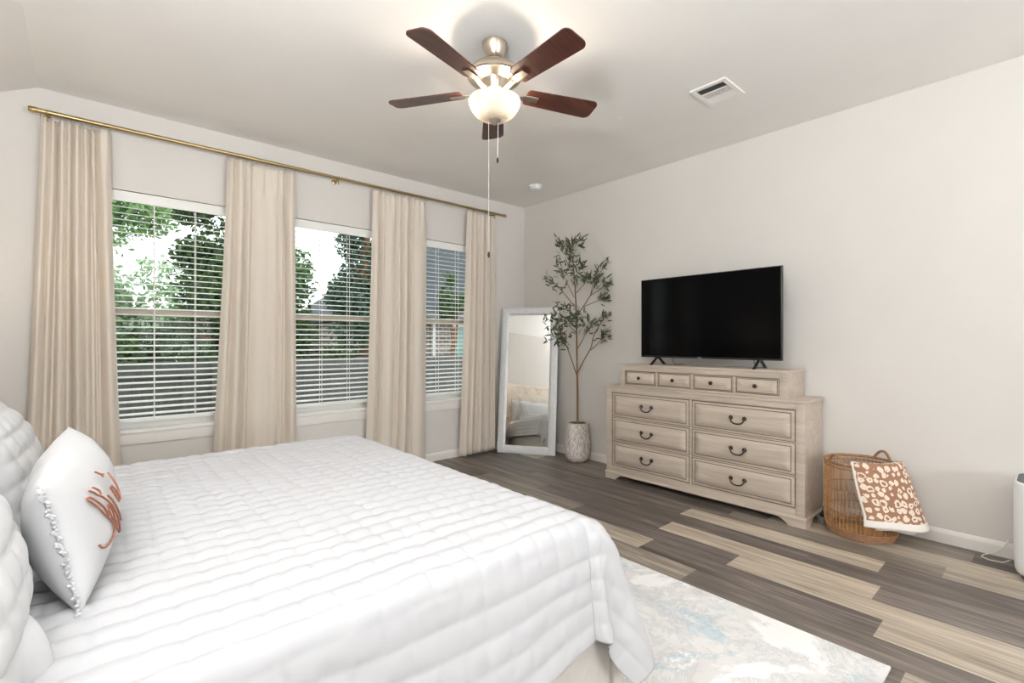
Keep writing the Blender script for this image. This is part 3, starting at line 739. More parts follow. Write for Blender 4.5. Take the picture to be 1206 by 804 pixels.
# upper tier with four small drawers
TX, TY0, TY1, TT = 3.456, 1.183, 2.517, 1.002
b = MB(); b.box((TX+.012, TY0+.004, DT), (DB-.003, TY1-.004, .985), .003)
for y in (TY0, TY1-.05): b.box((TX, y, DT+.002), (TX+.03, y+.05, .99), .003)
b.box((TX+.002, TY0+.004, .948), (TX+.03, TY1-.004, .988), .002); b.box((TX+.002, TY0+.004, DT+.003), (TX+.03, TY1-.004, .831), .002)
for y in (1.5325, 1.8525, 2.158): b.box((TX+.002, y-.008, .82), (TX+.03, y+.008, .96), .002)
obj('upper_tier', b, M['dresser'], dr, angle=30)
obj('tier_top', MB().box((TX-.007, TY0-.007, .986), (DB-.003, TY1+.007, TT), .004), M['dresser'], dr, angle=30)
for (y0, y1) in ((2.171, 2.457), (1.863, 2.146), (1.545, 1.843), (1.238, 1.523)):
    fb, pb, gb = raised_front(TX+.006, y0, y1, .836, .941, .010, .012)
    d = obj('small_drawer', fb, M['dresser'], dr, angle=30)
    obj('drawer_panel', pb, M['dresser'], d, angle=60); obj('groove', gb, M['glaze'], d, smooth=False)
    obj('knob', MB().lathe([(0, .020), (.010, .019), (.0150, .014), (.0145, .010), (.007, .006), (.006, 0), (0, 0)], mat=Matrix.Translation((TX-.005, (y0+y1)/2+.004, .889)) @ Matrix.Rotation(-PI/2, 4, 'Y'), seg=16), M['dark_metal'], d)

# television
TVX = 3.55
tv = thing('television', 'black flat screen television standing on the dresser', 'television', (TVX+.03, 1.807, TT))
obj('casing', MB().box((TVX, 1.249, 1.063), (TVX+.028, 2.365, 1.718), .004).box((TVX+.026, 1.40, 1.09), (TVX+.07, 2.21, 1.42), .02), M['black_plastic'], tv, angle=30)
obj('screen', MB().box((TVX-.0012, 1.256, 1.078), (TVX+.002, 2.358, 1.711)), M['screen'], tv, smooth=False)
def tv_leg(yc):
    b = MB()
    for s in (-1, 1):
        x0, x1 = TVX+.02, TVX+.02+s*.105
        b.prism([(x0-.014, 1.072), (x0+.014, 1.072), (x1+.011, TT+.001), (x1-.013, TT+.001)], 1, yc-.008, yc+.008)
    return b
for yc in (1.40, 2.215): obj('leg', tv_leg(yc), M['black_plastic'], tv, smooth=False)
lg = MB()
y0 = 1.853
for (a, c) in (((0, .010), (.010, .012)), ((.004, 0), (.006, .011)), ((.013, 0), (.0155, .012)), ((.013, 0), (.020, .002)), ((.013, .010), (.020, .012)), ((.023, 0), (.0255, .012)), ((.023, 0), (.030, .002))):
    lg.box((TVX-.0016, y0-a[0], 1.064+a[1]*.8), (TVX, y0-c[0], 1.064+c[1]*.8))
obj('badge', lg, M['cord'], tv, smooth=False)
wr = MB().tube([(TVX+.05, 1.46, 1.10), (TVX+.06, 1.455, 1.04), (TVX+.08, 1.45, TT+.004), (DB-.03, 1.44, TT+.004)], .0025, 6)
obj('cable', wr, M['black_plastic'], tv)
wr = MB().tube([(TVX+.05, 2.10, 1.10), (TVX+.06, 2.105, 1.04), (TVX+.09, 2.10, TT+.004), (DB-.03, 2.09, TT+.004)], .0025, 6)
obj('cable', wr, M['black_plastic'], tv)

# ------------------------------------------------------------------ leaning floor mirror
mb0, mb1 = Vector((3.290, 3.990, 0)), Vector((3.634, 3.457, 0))
ex = (mb1-mb0).normalized(); W = (mb1-mb0).length; nrm = Vector((ex.y, -ex.x, 0))
if nrm.x > 0: nrm = -nrm
tl = math.radians(7.2); ez = Vector((0, 0, 1))*math.cos(tl)-nrm*math.sin(tl); ey = ez.cross(ex)
if ey.dot(nrm) < 0: ey = -ey
HM = 1.575
MM = Matrix(((ex.x, ey.x, ez.x, mb0.x), (ex.y, ey.y, ez.y, mb0.y), (ex.z, ey.z, ez.z, 0.004), (0, 0, 0, 1)))
mir = thing('floor_mirror', 'tall silver framed mirror leaning in the corner beside the potted tree', 'mirror', (mb0+mb1)/2)
fw = .085
def frame_side(p):     # p: outer a, outer b, inner b, inner a (x,z)
    b = MB(); oa, ob, ib, ia = p
    prof = lambda o, i: [(o[0], -.02, o[1]), (o[0], .0, o[1]), (o[0]*.75+i[0]*.25, .006, o[1]*.75+i[1]*.25), (o[0]*.25+i[0]*.75, .006, o[1]*.25+i[1]*.75), (i[0], -.006, i[1]), (i[0], -.02, i[1])]
    A, Bq = prof(oa, ia), prof(ob, ib); n = len(A)
    b.add([MM @ Vector(q) for q in A+Bq], [tuple(range(n)), tuple(range(n, 2*n))[::-1]]+[(i, (i+1) % n, n+(i+1) % n, n+i) for i in range(n)]); return b
O = [(0, 0), (W, 0), (W, HM), (0, HM)]; I = [(fw, fw), (W-fw, fw), (W-fw, HM-fw), (fw, HM-fw)]
fb = MB()
for k in range(4):
    q = frame_side((O[k], O[(k+1) % 4], I[(k+1) % 4], I[k])); fb.add(q.v, q.f)
obj('frame', fb, M['mosaic'], mir, smooth=False)
gb = MB(); gb.add([MM @ Vector(q) for q in [(fw*.9, -.008, fw*.9), (W-fw*.9, -.008, fw*.9), (W-fw*.9, -.008, HM-fw*.9), (fw*.9, -.008, HM-fw*.9), (fw*.9, -.016, fw*.9), (W-fw*.9, -.016, fw*.9), (W-fw*.9, -.016, HM-fw*.9), (fw*.9, -.016, HM-fw*.9)]], [(0, 1, 2, 3), (4, 5, 6, 7), (0, 1, 5, 4), (1, 2, 6, 5), (2, 3, 7, 6), (3, 0, 4, 7)])
obj('mirror_glass', gb, M['mirror'], mir, smooth=False)

# ------------------------------------------------------------------ potted olive tree
PC = Vector((3.672, 3.185, 0))
ol = thing('potted_olive_tree', 'slender olive tree in a ribbed white pot between mirror and dresser', 'potted plant', PC)
prof = [(0, 0), (.085, 0), (.10, .008), (.122, .05), (.131, .12), (.130, .20), (.123, .29), (.112, .36), (.107, .384), (.100, .386), (.096, .378), (.096, .345), (0, .345)]
obj('pot', MB().lathe(prof, PC, 64), M['pot'], ol)
n = 30; ms = MB(); rs = random.Random(4)
P = np.zeros((n, 8, 3))
for i in range(n):
    for j in range(8):
        a = 2*PI*i/n; rr = .100*j/7; P[i, j] = (PC.x+rr*math.cos(a), PC.y+rr*math.sin(a), .368+.016*math.cos(j/7*1.4)+rs.uniform(0, .008))
ms.grid(P, True); obj('moss', ms, M['moss'], ol, angle=180)
ax = Vector((.7513, -.66, 0)); dp = Vector((.66, .7513, 0))       # across the corner, towards the corner
def tp(px, py, d=0.0):          # position in the plane of the tree (a = metres sideways, height), d = depth towards the room
    return PC+ax*((px-681)/566*4.815)+Vector((0, 0, 1.2-(py-401.4)/566*4.815))-dp*d
branches = [
    ([(681, 499, 0), (681, 470, 0), (680.5, 440, 0), (680, 405, .0), (679.5, 370, .01), (678, 340, .01), (676, 315, .02), (673, 297, .02), (671, 286, .02)], .0115, .003),
    ([(680.5, 443, 0), (674, 425, .04), (668, 410, .08), (660, 396, .11), (654, 386, .13)], .006, .0025),
    ([(680.5, 440, 0), (688, 424, .02), (696, 410, .03), (699, 396, .04), (706, 382, .05), (716, 375, .05), (722, 372, .05)], .006, .002),
    ([(696, 412, .03), (704, 404, .06), (711, 398, .08), (716, 394, .09)], .004, .002),
    ([(680, 412, 0), (685, 402, .06), (690, 390, .1), (694, 378, .12)], .005, .002),
    ([(679, 374, .01), (687, 362, 0), (696, 348, .0), (704, 334, .01), (712, 322, .01), (722, 316, .01), (728, 312, .01)], .0055, .002),
    ([(696, 348, 0), (706, 342, .05), (716, 337, .07), (722, 334, .08)], .004, .002),
    ([(688, 361, 0), (698, 357, .08), (708, 352, .1), (714, 350, .11)], .004, .002),
    ([(696, 348, 0), (697, 338, .08), (698, 328, .1)], .004, .002),
    ([(678, 362, .01), (670, 352, .03), (660, 341, .05), (651, 333, .06), (645, 330, .06)], .005, .002),
    ([(677, 350, .01), (668, 336, .09), (662, 324, .12), (658, 316, .13)], .004, .002),
    ([(679, 372, .01), (668, 366, .08), (658, 362, .12)], .004, .002),
    ([(680, 392, 0), (670, 384, .09), (661, 376, .12), (655, 372, .14)], .004, .002),
    ([(680, 388, 0), (676, 380, .13), (673, 374, .18)], .004, .002),
    ([(676, 330, .02), (682, 320, .06), (686, 312, .08)], .004, .002),
    ([(673, 299, .02), (665, 293, .05), (659, 288, .06)], .003, .0015),
    ([(673, 299, .02), (678, 290, .03), (682, 284, .04)], .003, .0015),
    ([(679.5, 345, .01), (687, 336, .1), (689, 330, .12)], .004, .002),
]
def lim(p):
    p = Vector(p); p.x = min(p.x, WX-.025); return p
tb = MB(); bb = MB(); lf = MB(); rs = random.Random(12)
def add_leaf(mb, p, d, L, w, rs):
    d = d.normalized(); side = d.cross(Vector((rs.uniform(-1, 1), rs.uniform(-1, 1), rs.uniform(-1, 1)))).normalized(); up = side.cross(d)
    a = p; q = [a, a+d*L*.3+side*w+up*L*.03, a+d*L*.65+side*w*.85+up*L*.02, a+d*L-up*L*.06, a+d*L*.65-side*w*.85+up*L*.02, a+d*L*.3-side*w+up*L*.03]
    q = [lim(x) for x in q]
    m1, m2 = lim(a+d*L*.3-up*L*.01), lim(a+d*L*.65-up*L*.02)
    mb.add(q+[m1, m2], [(0, 1, 6), (1, 2, 7, 6), (2, 3, 7), (3, 4, 7), (4, 5, 6, 7), (5, 0, 6)])
for bi, (pts, ra, rb) in enumerate(branches):
    P3 = [lim(tp(*p)) for p in pts]; n = len(P3)
    (tb if bi == 0 else bb).tube(P3, [ra+(rb-ra)*k/(n-1) for k in range(n)], 7)
    # leafy shoots on the outer part
    start = .62 if bi == 0 else .45
    tot = 84 if bi == 0 else 26
    for k in range(tot):
        f = start+(1-start)*rs.random()**.8; s = f*(n-1); i = min(int(s), n-2); p = P3[i].lerp(P3[i+1], s-i); ax_d = (P3[i+1]-P3[i]).normalized()
        d = (ax_d*rs.uniform(.3, 1.0)+Vector((rs.gauss(0, .55), rs.gauss(0, .55), rs.gauss(.1, .5))))
        p = p+Vector((rs.gauss(0, .024), rs.gauss(0, .024), rs.gauss(0, .024)))
        add_leaf(lf, p, d, rs.uniform(.055, .092), rs.uniform(.0070, .0105), rs)
for (cx, cy, cd, rr, nn) in [(656, 388, .10, .085, 46), (660, 400, .10, .06, 26), (672, 372, .1, .08, 34), (681, 376, .12, .07, 26), (651, 380, .1, .06, 20), (665, 300, .05, .06, 14), (676, 318, .05, .07, 18)]:
    c = lim(tp(cx, cy, cd))
    for k in range(nn):
        p = c+Vector([max(-1.3, min(1.3, rs.gauss(0, .75)))*rr for _ in range(3)])
        add_leaf(lf, lim(p), Vector((rs.gauss(0, 1), rs.gauss(0, 1), rs.gauss(0, .8))), rs.uniform(.055, .090), rs.uniform(.0070, .0105), rs)
obj('trunk', tb, M['bark'], ol); obj('branches', bb, M['bark'], ol); props(obj('foliage', lf, M['olive_leaf'], ol, smooth=False), kind='stuff')

# ------------------------------------------------------------------ rattan basket and towel
BC = Vector((3.595, .815, 0)); BR, BH = .186, .455
bk = thing('rattan_basket', 'tall round rattan basket on the floor beside the dresser', 'basket', BC)
def brad(z):
    f = z/BH
    return BR*(.80+.2*min(1, (f/.16))**.5) if f < .16 else BR*(1.0+.012*math.sin((f-.16)*3.2))
st = MB()
for k in range(54):
    a = 2*PI*k/54
    st.tube([BC+Vector((math.cos(a)*brad(z), math.sin(a)*brad(z), z)) for z in (.006, .02, .045, .08, .2, .32, .45)], .0027, 5)
obj('upright_canes', st, M['rattan'], bk)
hb_ = MB()
circ = lambda z, r: [BC+Vector((math.cos(2*PI*k/64)*r, math.sin(2*PI*k/64)*r, z)) for k in range(64)]
for z in (.012, .026, .04, .054): hb_.tube(circ(z, brad(z)+.002), .0058, 6, True)
for z in (.155, .29): hb_.tube(circ(z, brad(z)-.005), .0035, 6, True)
obj('woven_band', hb_, M['rattan_dark'], bk)
obj('rim', MB().tube(circ(.452, brad(.45)), .0085, 8, True).tube(circ(.428, brad(.43)), .0055, 8, True), M['rattan_dark'], bk)
obj('bottom', MB().lathe([(0, .006), (.145, .006), (.145, .014), (0, .014)], BC, 40), M['rattan'], bk)
dirL = math.atan2(.66, -.7513)
for a0 in (dirL+.22, dirL+PI+.28):
    pts = []
    for k in range(15):
        f = k/14; aa = a0+(f-.5)*.56; pts.append(BC+Vector((math.cos(aa)*brad(.45), math.sin(aa)*brad(.45), .448+.056*math.sin(PI*f)**.75)))
    obj('handle', MB().tube(pts, .008, 8), M['rattan_dark'], bk)
# towel
A0, A1 = math.atan2(-.22, -.976)+.06, math.atan2(-.22, -.976)+1.62
def towel(A0, A1, lin, lout, flare, dz=0, n=60, m=60, off=.012):
    P = np.zeros((n, m, 3)); tot = lin+lout
    for i in range(n):
        f = i/(n-1)
        for j in range(m):
            s = -lin+tot*j/(m-1); a = A0-.30+.30*min(1, max(0, s)/lout*1.2)*(1-f)+.30*f+(A1-A0)*f
            rr0 = brad(.45)
            if s < -.03: rad = rr0-.022-.10*((-s-.03)/lin); z = .465+.0-(-s-.03)*.93
            elif s < .03:
                t = (s+.03)/.06*PI; rad = rr0-.022*math.cos(t)*1.0+0; z = .465+.016*math.sin(t)
            else:
                q = s-.03; rad = rr0+.022+q*flare*(.35+.65*f)+.010*math.sin(f*9+1)*q/lout; z = .465-q*.985
            z += .010*math.sin(f*5.0+.6)*max(0, s)/lout
            rad += off-.012
            P[i, j] = (BC.x+math.cos(a)*rad, BC.y+math.sin(a)*rad, z+dz)
            P[i, j, 0] = min(P[i, j, 0], WX-.03)
    return P
tw = thing('towel', 'brown and cream leopard patterned towel hanging over the basket rim', 'towel', BC+Vector((-.1, -.17, .465)))
P = towel(A0, A1, .20, .375, .34)
tob = obj('towel_cloth', MB().grid(P), M['leopard'], tw, solid=.007, angle=180)
uvl = tob.data.uv_layers.new(name='UVMap')
n, m = P.shape[:2]
for pl in tob.data.polygons:
    for li in pl.loop_indices:
        vi = tob.data.loops[li].vertex_index; uvl.data[li].uv = ((vi//m)/(n-1)*.36, (vi % m)/(m-1)*.49)
P2 = towel(A0+.25, A1-.28, .10, .395, .20, 0, 30, 40, .002)
obj('under_layer', MB().grid(P2), M['white_towel'], tw, solid=.006, angle=180)

# ------------------------------------------------------------------ air purifier and cords
ap = thing('air_purifier', 'white rounded air purifier with grey top at the right edge', 'air purifier', (3.60, .0, 0))
def rsq(hx, hy, r, n=8):
    pts = []
    for cx, cy, a0 in ((hx-r, hy-r, 0), (-hx+r, hy-r, PI/2), (-hx+r, -hy+r, PI), (hx-r, -hy+r, 1.5*PI)):
        for k in range(n+1): a = a0+PI/2*k/n; pts.append((cx+r*math.cos(a), cy+r*math.sin(a)))
    return pts
def loft(c, levels):
    rings = [rsq(hx, hy, min(r, hx*.98, hy*.98)) for hx, hy, r, z in levels]; n = len(rings[0]); b = MB()
    vs = [(c[0]+x, c[1]+y, lv[3]) for rg, lv in zip(rings, levels) for x, y in rg]; fs = []
    for i in range(len(levels)-1):
        for j in range(n): k = (j+1) % n; fs.append((i*n+j, i*n+k, (i+1)*n+k, (i+1)*n+j))
    fs += [tuple(range(n))[::-1], tuple((len(levels)-1)*n+j for j in range(n))]
    return b.add(vs, fs)
AC = (3.618, .004)
obj('body', loft(AC, [(.125, .125, .06, .022), (.138, .138, .07, .03), (.146, .146, .07, .05), (.15, .15, .07, .10), (.15, .15, .07, .478), (.147, .147, .068, .488), (.142, .142, .066, .492)]), M['white_plastic'], ap)
obj('base', loft(AC, [(.11, .11, .06, .0), (.125, .125, .06, .004), (.125, .125, .06, .022)]), M['grey_plastic'], ap)
obj('top_grille', loft(AC, [(.138, .138, .064, .49), (.138, .138, .064, .4945), (.12, .12, .05, .4975)]), M['grey_plastic'], ap)
cd = MB().tube([(3.72, .175, .02), (3.70, .20, .006), (3.69, .25, .005), (3.715, .285, .005), (3.755, .28, .006), (3.785, .24, .02), (3.80, .20, .06), (3.80, .185, .10)], .0032, 6)
obj('power_cord', cd, M['cord'], ap)
ps = thing('power_strip', 'grey power strip with black cables on the floor between dresser and basket', 'power strip', (3.72, 1.01, 0))
obj('strip', MB().box((3.64, 1.025, .0), (3.78, 1.058, .03), .006), M['siding'], ps)
for k in range(3):
    q = MB().box((3.655+k*.04, 1.027, .03), (3.68+k*.04, 1.052, .055), .004)
    q.tube([(3.668+k*.04, 1.04, .055), (3.675+k*.04, 1.043, .08), (3.70+k*.03, 1.045, .09), (3.78, 1.045, .06+.03*k), (3.805, 1.045, .12+.03*k)], .003, 6)
    obj('plug', q, M['black_plastic'], ps)

# ------------------------------------------------------------------ nightstand and lamp on the window side
ns = thing('nightstand', 'beige wooden nightstand between the bed pillows and the left curtain', 'nightstand', (-.48, 3.12, 0))
b = MB(); b.box((-.755, 2.86, .06), (-.225, 3.385, .675), .004); obj('body', b, M['dresser'], ns, angle=30)
obj('top', MB().box((-.76, 2.845, .675), (-.205, 3.40, .70), .006), M['dresser'], ns, angle=30)
for x in (-.74, -.26):
    for y in (2.87, 3.335): obj('foot', MB().box((x, y, 0), (x+.04, y+.04, .06), .003), M['dresser'], ns, smooth=False)
for z in (.10, .295, .49):
    d = obj('drawer', MB().box((-.232, 2.88, z), (-.212, 3.365, z+.175), .005), M['dresser'], ns, angle=30)
    obj('knob', MB().lathe([(0, .022), (.010, .020), (.013, .014), (.006, .006), (.005, 0)], mat=Matrix.Translation((-.212, 3.12, z+.09)) @ Matrix.Rotation(PI/2, 4, 'Y'), seg=14), M['dark_metal'], d)
lp = thing('table_lamp', 'lit table lamp with cream drum shade on the nightstand', 'lamp', (-.5, 3.12, .70))
LPc = (-.5, 3.12, .70)
obj('lamp_base', MB().lathe([(0, 0), (.07, 0), (.07, .015), (.05, .03), (.075, .10), (.07, .17), (.03, .24), (.012, .26), (.012, .30), (0, .30)], LPc, 32), M['pot'], lp)
obj('lamp_shade', MB().lathe([(.17, .25), (.135, .46)], LPc, 40, cap=False), M['lamp_shade'], lp, solid=.003)
obj('bulb', MB().lathe([(0, .30), (.02, .31), (.03, .345), (.02, .375), (0, .385)], LPc, 16), M['bulb'], lp)
pd = bpy.data.lights.new('table_lamp_light', 'POINT'); pd.energy = 4; pd.color = (1, .88, .72); pd.shadow_soft_size = .04
po = bpy.data.objects.new('table_lamp_light', pd); COL.objects.link(po); po.location = (-.5, 3.12, .70+.42)

# ------------------------------------------------------------------ added uplight beside the bed head, out of view, bouncing fill off the ceiling
def make_fill_uplight(x, y, label):
    t = thing('added_uplight', label, 'lamp', (x, y, 0))
    obj('base', MB().lathe([(0, 0), (.14, 0), (.14, .015), (.03, .03), (0, .03)], (x, y, 0), 32), M['dark_metal'], t)
    obj('pole', MB().lathe([(.012, .02), (.012, 1.66)], (x, y, 0), 16), M['dark_metal'], t)
    obj('lamp_shade', MB().lathe([(0, 1.65), (.05, 1.66), (.13, 1.71), (.18, 1.78), (.20, 1.86)], (x, y, 0), 40, cap=False), M['dark_metal'], t, solid=.004)
    obj('bulb', MB().lathe([(0, 1.66), (.02, 1.67), (.03, 1.70), (.02, 1.73), (0, 1.74)], (x, y, 0), 16), M['bulb'], t)
    pd = bpy.data.lights.new('added_uplight_light', 'POINT'); pd.energy = 400; pd.color = (.93, .97, 1.0); pd.shadow_soft_size = .13
    po = bpy.data.objects.new('added_uplight_light', pd); COL.objects.link(po); po.location = (x, y, 1.765)
make_fill_uplight(-.48, .22, 'added fill uplight, out of view, at the near side of the bed head')

# ------------------------------------------------------------------ ceiling fan
FC = Vector((1.588, 1.946, 0))
fan = thing('ceiling_fan', 'five blade ceiling fan with cherry blades, nickel motor and glass bowl light', 'ceiling fan', (FC.x, FC.y, WZ))
at = lambda z: (FC.x, FC.y, z)
obj('canopy', MB().lathe([(0, WZ), (.062, WZ), (.066, WZ-.006), (.064, WZ-.022), (.045, WZ-.068), (.038, WZ-.078), (.030, WZ-.082), (.022, WZ-.075), (0, WZ-.075)], (FC.x, FC.y, 0), 40), M['nickel'], fan)
obj('downrod', MB().lathe([(.0125, WZ-.08), (.0125, 2.62)], (FC.x, FC.y, 0), 20).lathe([(.024, 2.668), (.03, 2.655), (.03, 2.64)], (FC.x, FC.y, 0), 24), M['nickel'], fan)
obj('motor_housing', MB().lathe([(0, 2.640), (.03, 2.639), (.07, 2.634), (.11, 2.622), (.134, 2.602), (.142, 2.582), (.142, 2.572), (.136, 2.565), (.12, 2.563), (.078, 2.560), (.068, 2.555), (.050, 2.508), (.048, 2.503), (0, 2.503)], (FC.x, FC.y, 0), 56), M['nickel'], fan)
obj('flywheel', MB().lathe([(0, 2.503), (.058, 2.503), (.062, 2.500), (.062, 2.482), (.055, 2.478), (0, 2.478)], (FC.x, FC.y, 0), 40), M['white_plastic'], fan)['label'] = 'pale ring below motor'
obj('light_fitter', MB().lathe([(0, 2.478), (.045, 2.478), (.048, 2.474), (.030, 2.466), (.012, 2.452), (.012, 2.352), (0, 2.352)], (FC.x, FC.y, 0), 40), M['nickel'], fan)
bowl = obj('glass_bowl', MB().lathe([(.131, 2.455), (.134, 2.448), (.132, 2.434), (.122, 2.410), (.104, 2.386), (.078, 2.366), (.045, 2.354), (.018, 2.350)], (FC.x, FC.y, 0), 56, cap=False), M['bowl'], fan, solid=.004, angle=180)
obj('finial', MB().lathe([(0, 2.362), (.030, 2.356), (.034, 2.350), (.030, 2.343), (.018, 2.338), (.010, 2.330), (0, 2.327)], (FC.x, FC.y, 0), 28), M['nickel'], fan)
for s in (-1, 1):
    c = Vector((FC.x, FC.y, 2.420))+Vector((.7513, -.66, 0))*(.052*s)
    obj('bulb', MB().lathe([(0, -.030), (.016, -.026), (.028, -.010), (.028, .004), (.018, .018), (.012, .026), (0, .026)], c, 16), M['bulb'], fan)
    pd = bpy.data.lights.new('fan_bulb_light', 'POINT'); pd.energy = 3.8; pd.color = (1, .85, .68); pd.shadow_soft_size = .022
    po = bpy.data.objects.new('fan_bulb_light', pd); COL.objects.link(po); po.location = (c.x+.02*s, c.y-.018*s, 2.447)
ANG0 = math.radians(-20.0)
for k in range(5):
    ang = ANG0+k*2*PI/5
    Mx = Matrix.Translation((FC.x, FC.y, 2.505)) @ Matrix.Rotation(ang, 4, 'Z') @ Matrix.Rotation(math.radians(-11), 4, 'X')
    r0_, r1_, w0, w1 = .175, .59, .056, .070
    pts = []
    for t in range(7): a = PI/2+PI/2*t/6; pts.append((r0_+.02+.02*math.cos(a), w0-.02+.02*math.sin(a)))
    for t in range(7): a = PI+PI/2*t/6; pts.append((r0_+.02+.02*math.cos(a), -w0+.02+.02*math.sin(a)))
    for t in range(9): a = -PI/2+PI/2*t/8; pts.append((r1_-.035+.035*math.cos(a), -w1+.035+.035*math.sin(a)))
    for t in range(9): a = PI/2*t/8; pts.append((r1_-.035+.035*math.cos(a), w1-.035+.035*math.sin(a)))
    b = MB(); b.prism(pts, 2, -.003, .003); b.v = [tuple(Mx @ Vector(v)) for v in b.v]
    bd = obj('blade', b, M['blade'], fan, smooth=False)
    Mi = Matrix.Translation((FC.x, FC.y, 2.498)) @ Matrix.Rotation(ang, 4, 'Z')
    P = []
    ir = [(.055, .016, -.008), (.09, .014, -.012), (.13, .014, -.006), (.16, .018, .0005), (.20, .021, .0008), (.245, .019, .001)]
    vsn = []
    for (x, hw, z) in ir:
        tt = math.radians(-11)*min(1, max(0, (x-.09)/.07))
        for yy in (-hw, hw):
            for dz in (-.0035, .0015): vsn.append(Mi @ Vector((x, yy*math.cos(tt), z+yy*math.sin(tt)+dz)))
    fsn = []
    for i in range(len(ir)-1):
        a_, c_ = i*4, (i+1)*4
        fsn += [(a_, a_+2, c_+2, c_), (a_+1, c_+1, c_+3, a_+3), (a_, c_, c_+1, a_+1), (a_+2, a_+3, c_+3, c_+2)]
    fsn += [(0, 1, 3, 2), tuple(len(vsn)-4+q for q in (0, 2, 3, 1))]
    obj('blade_iron', MB().add(vsn, fsn), M['nickel'], fan, smooth=False)
ch = MB(); ch.tube([(FC.x+.016, FC.y-.014, 2.345), (FC.x+.014, FC.y-.012, 2.33), (FC.x+.012, FC.y-.010, 2.155)], .0013, 6)
pc = obj('pull_chain', ch, M['cord'], fan)
obj('chain_pull', MB().lathe([(0, .018), (.004, .014), (.0065, 0), (.004, -.012), (0, -.015)], (FC.x+.012, FC.y-.010, 2.142), 14), M['dark_metal'], pc)
cx, cy = 1.562, 1.962
ch = MB(); ch.tube([(cx, cy, 2.452), (cx, cy, 1.66)], .0010, 6)
pc = obj('pull_chain', ch, M['cord'], fan)
obj('chain_pull', MB().lathe([(0, .018), (.004, .014), (.0075, 0), (.004, -.012), (0, -.015)], (cx, cy, 1.648), 14), M['dark_metal'], pc)

# ------------------------------------------------------------------ ceiling vent, smoke detector
vt = thing('air_vent', 'white rectangular air vent in the ceiling, right of the fan', 'air vent', (2.94, 1.407, WZ))
b = MB(); x0, x1, y0, y1 = 2.805, 3.075, 1.295, 1.52; z = WZ
for (a, c, d, e) in ((x0, x1, y0, y0+.028), (x0, x1, y1-.028, y1), (x0, x0+.03, y0+.028, y1-.028), (x1-.03, x1, y0+.028, y1-.028)): b.box((a, d, z-.010), (c, e, z), .003)
obj('frame', b, M['trim'], vt, smooth=False)
obj('backing', MB().box((x0+.02, y0+.02, z-.002), (x1-.02, y1-.02, z-.0005)), M['grey_plastic'], vt, smooth=False)
b = MB()
xw = (x1-x0-.06)/3
for k in (1, 2): b.box((x0+.03+xw*k-.003, y0+.028, z-.010), (x0+.03+xw*k+.003, y1-.028, z-.002))
for k in range(6):      # louvres of the two outer banks
    xa = x0+.034+k*.0098; b.prism([(xa, z-.0095), (xa+.0006, z-.0095), (xa+.0126, z-.003), (xa+.012, z-.003)], 1, y0+.028, y1-.028)
    xa = x1-.034-k*.0098; b.prism([(xa, z-.009), (xa-.001, z-.009), (xa-.0092, z-.002), (xa-.0082, z-.002)], 1, y0+.028, y1-.028)
for k in range(14):
    ya = y0+.032+k*.0120; b.box((x0+.03+xw+.003, ya, z-.009), (x0+.03+2*xw-.003, ya+.0045, z-.002))
obj('louvre', b, M['trim'], vt, smooth=False)
sd = thing('smoke_detector', 'small round white smoke detector on the ceiling near the corner', 'smoke detector', (3.36, 3.466, WZ))
obj('body', MB().lathe([(0, 0), (.058, 0), (.058, -.012), (.050, -.014), (.055, -.018), (.053, -.034), (.042, -.040), (0, -.041)], (3.36, 3.466, WZ), 36), M['white_plastic'], sd)
obj('base', MB().lathe([(0, 0), (.066, 0), (.066, -.008), (0, -.008)], (3.36, 3.466, WZ), 36), M['white_plastic'], sd)

# ------------------------------------------------------------------ the garden outside
GZ = -.9
g = obj('lawn', MB().box((-14, WY+T+.01, GZ-.1), (24, 40, GZ)), M['grass'], smooth=False); g['kind'] = 'structure'
fn = thing('wooden_fence', 'grey wooden board fence standing outside behind the windows', 'fence', (3, 8.0, GZ))
b = MB(); x = -6.0; rs = random.Random(2)
while x < 11: b.box((x, 8.0, GZ+.05), (x+.138, 8.02, .92+rs.uniform(-.012, .012))); x += .143
obj('boards', b, M['fence'], fn, smooth=False)
b = MB()
for z in (GZ+.3, GZ+1.6): b.box((-6, 7.965, z), (11, 8.0, z+.09))
obj('rail', b, M['fence'], fn, smooth=False)
for k in range(8): obj('post', MB().box((-5.9+k*2.4, 7.90, GZ), (-5.81+k*2.4, 7.965, .86)), M['fence'], fn, smooth=False)

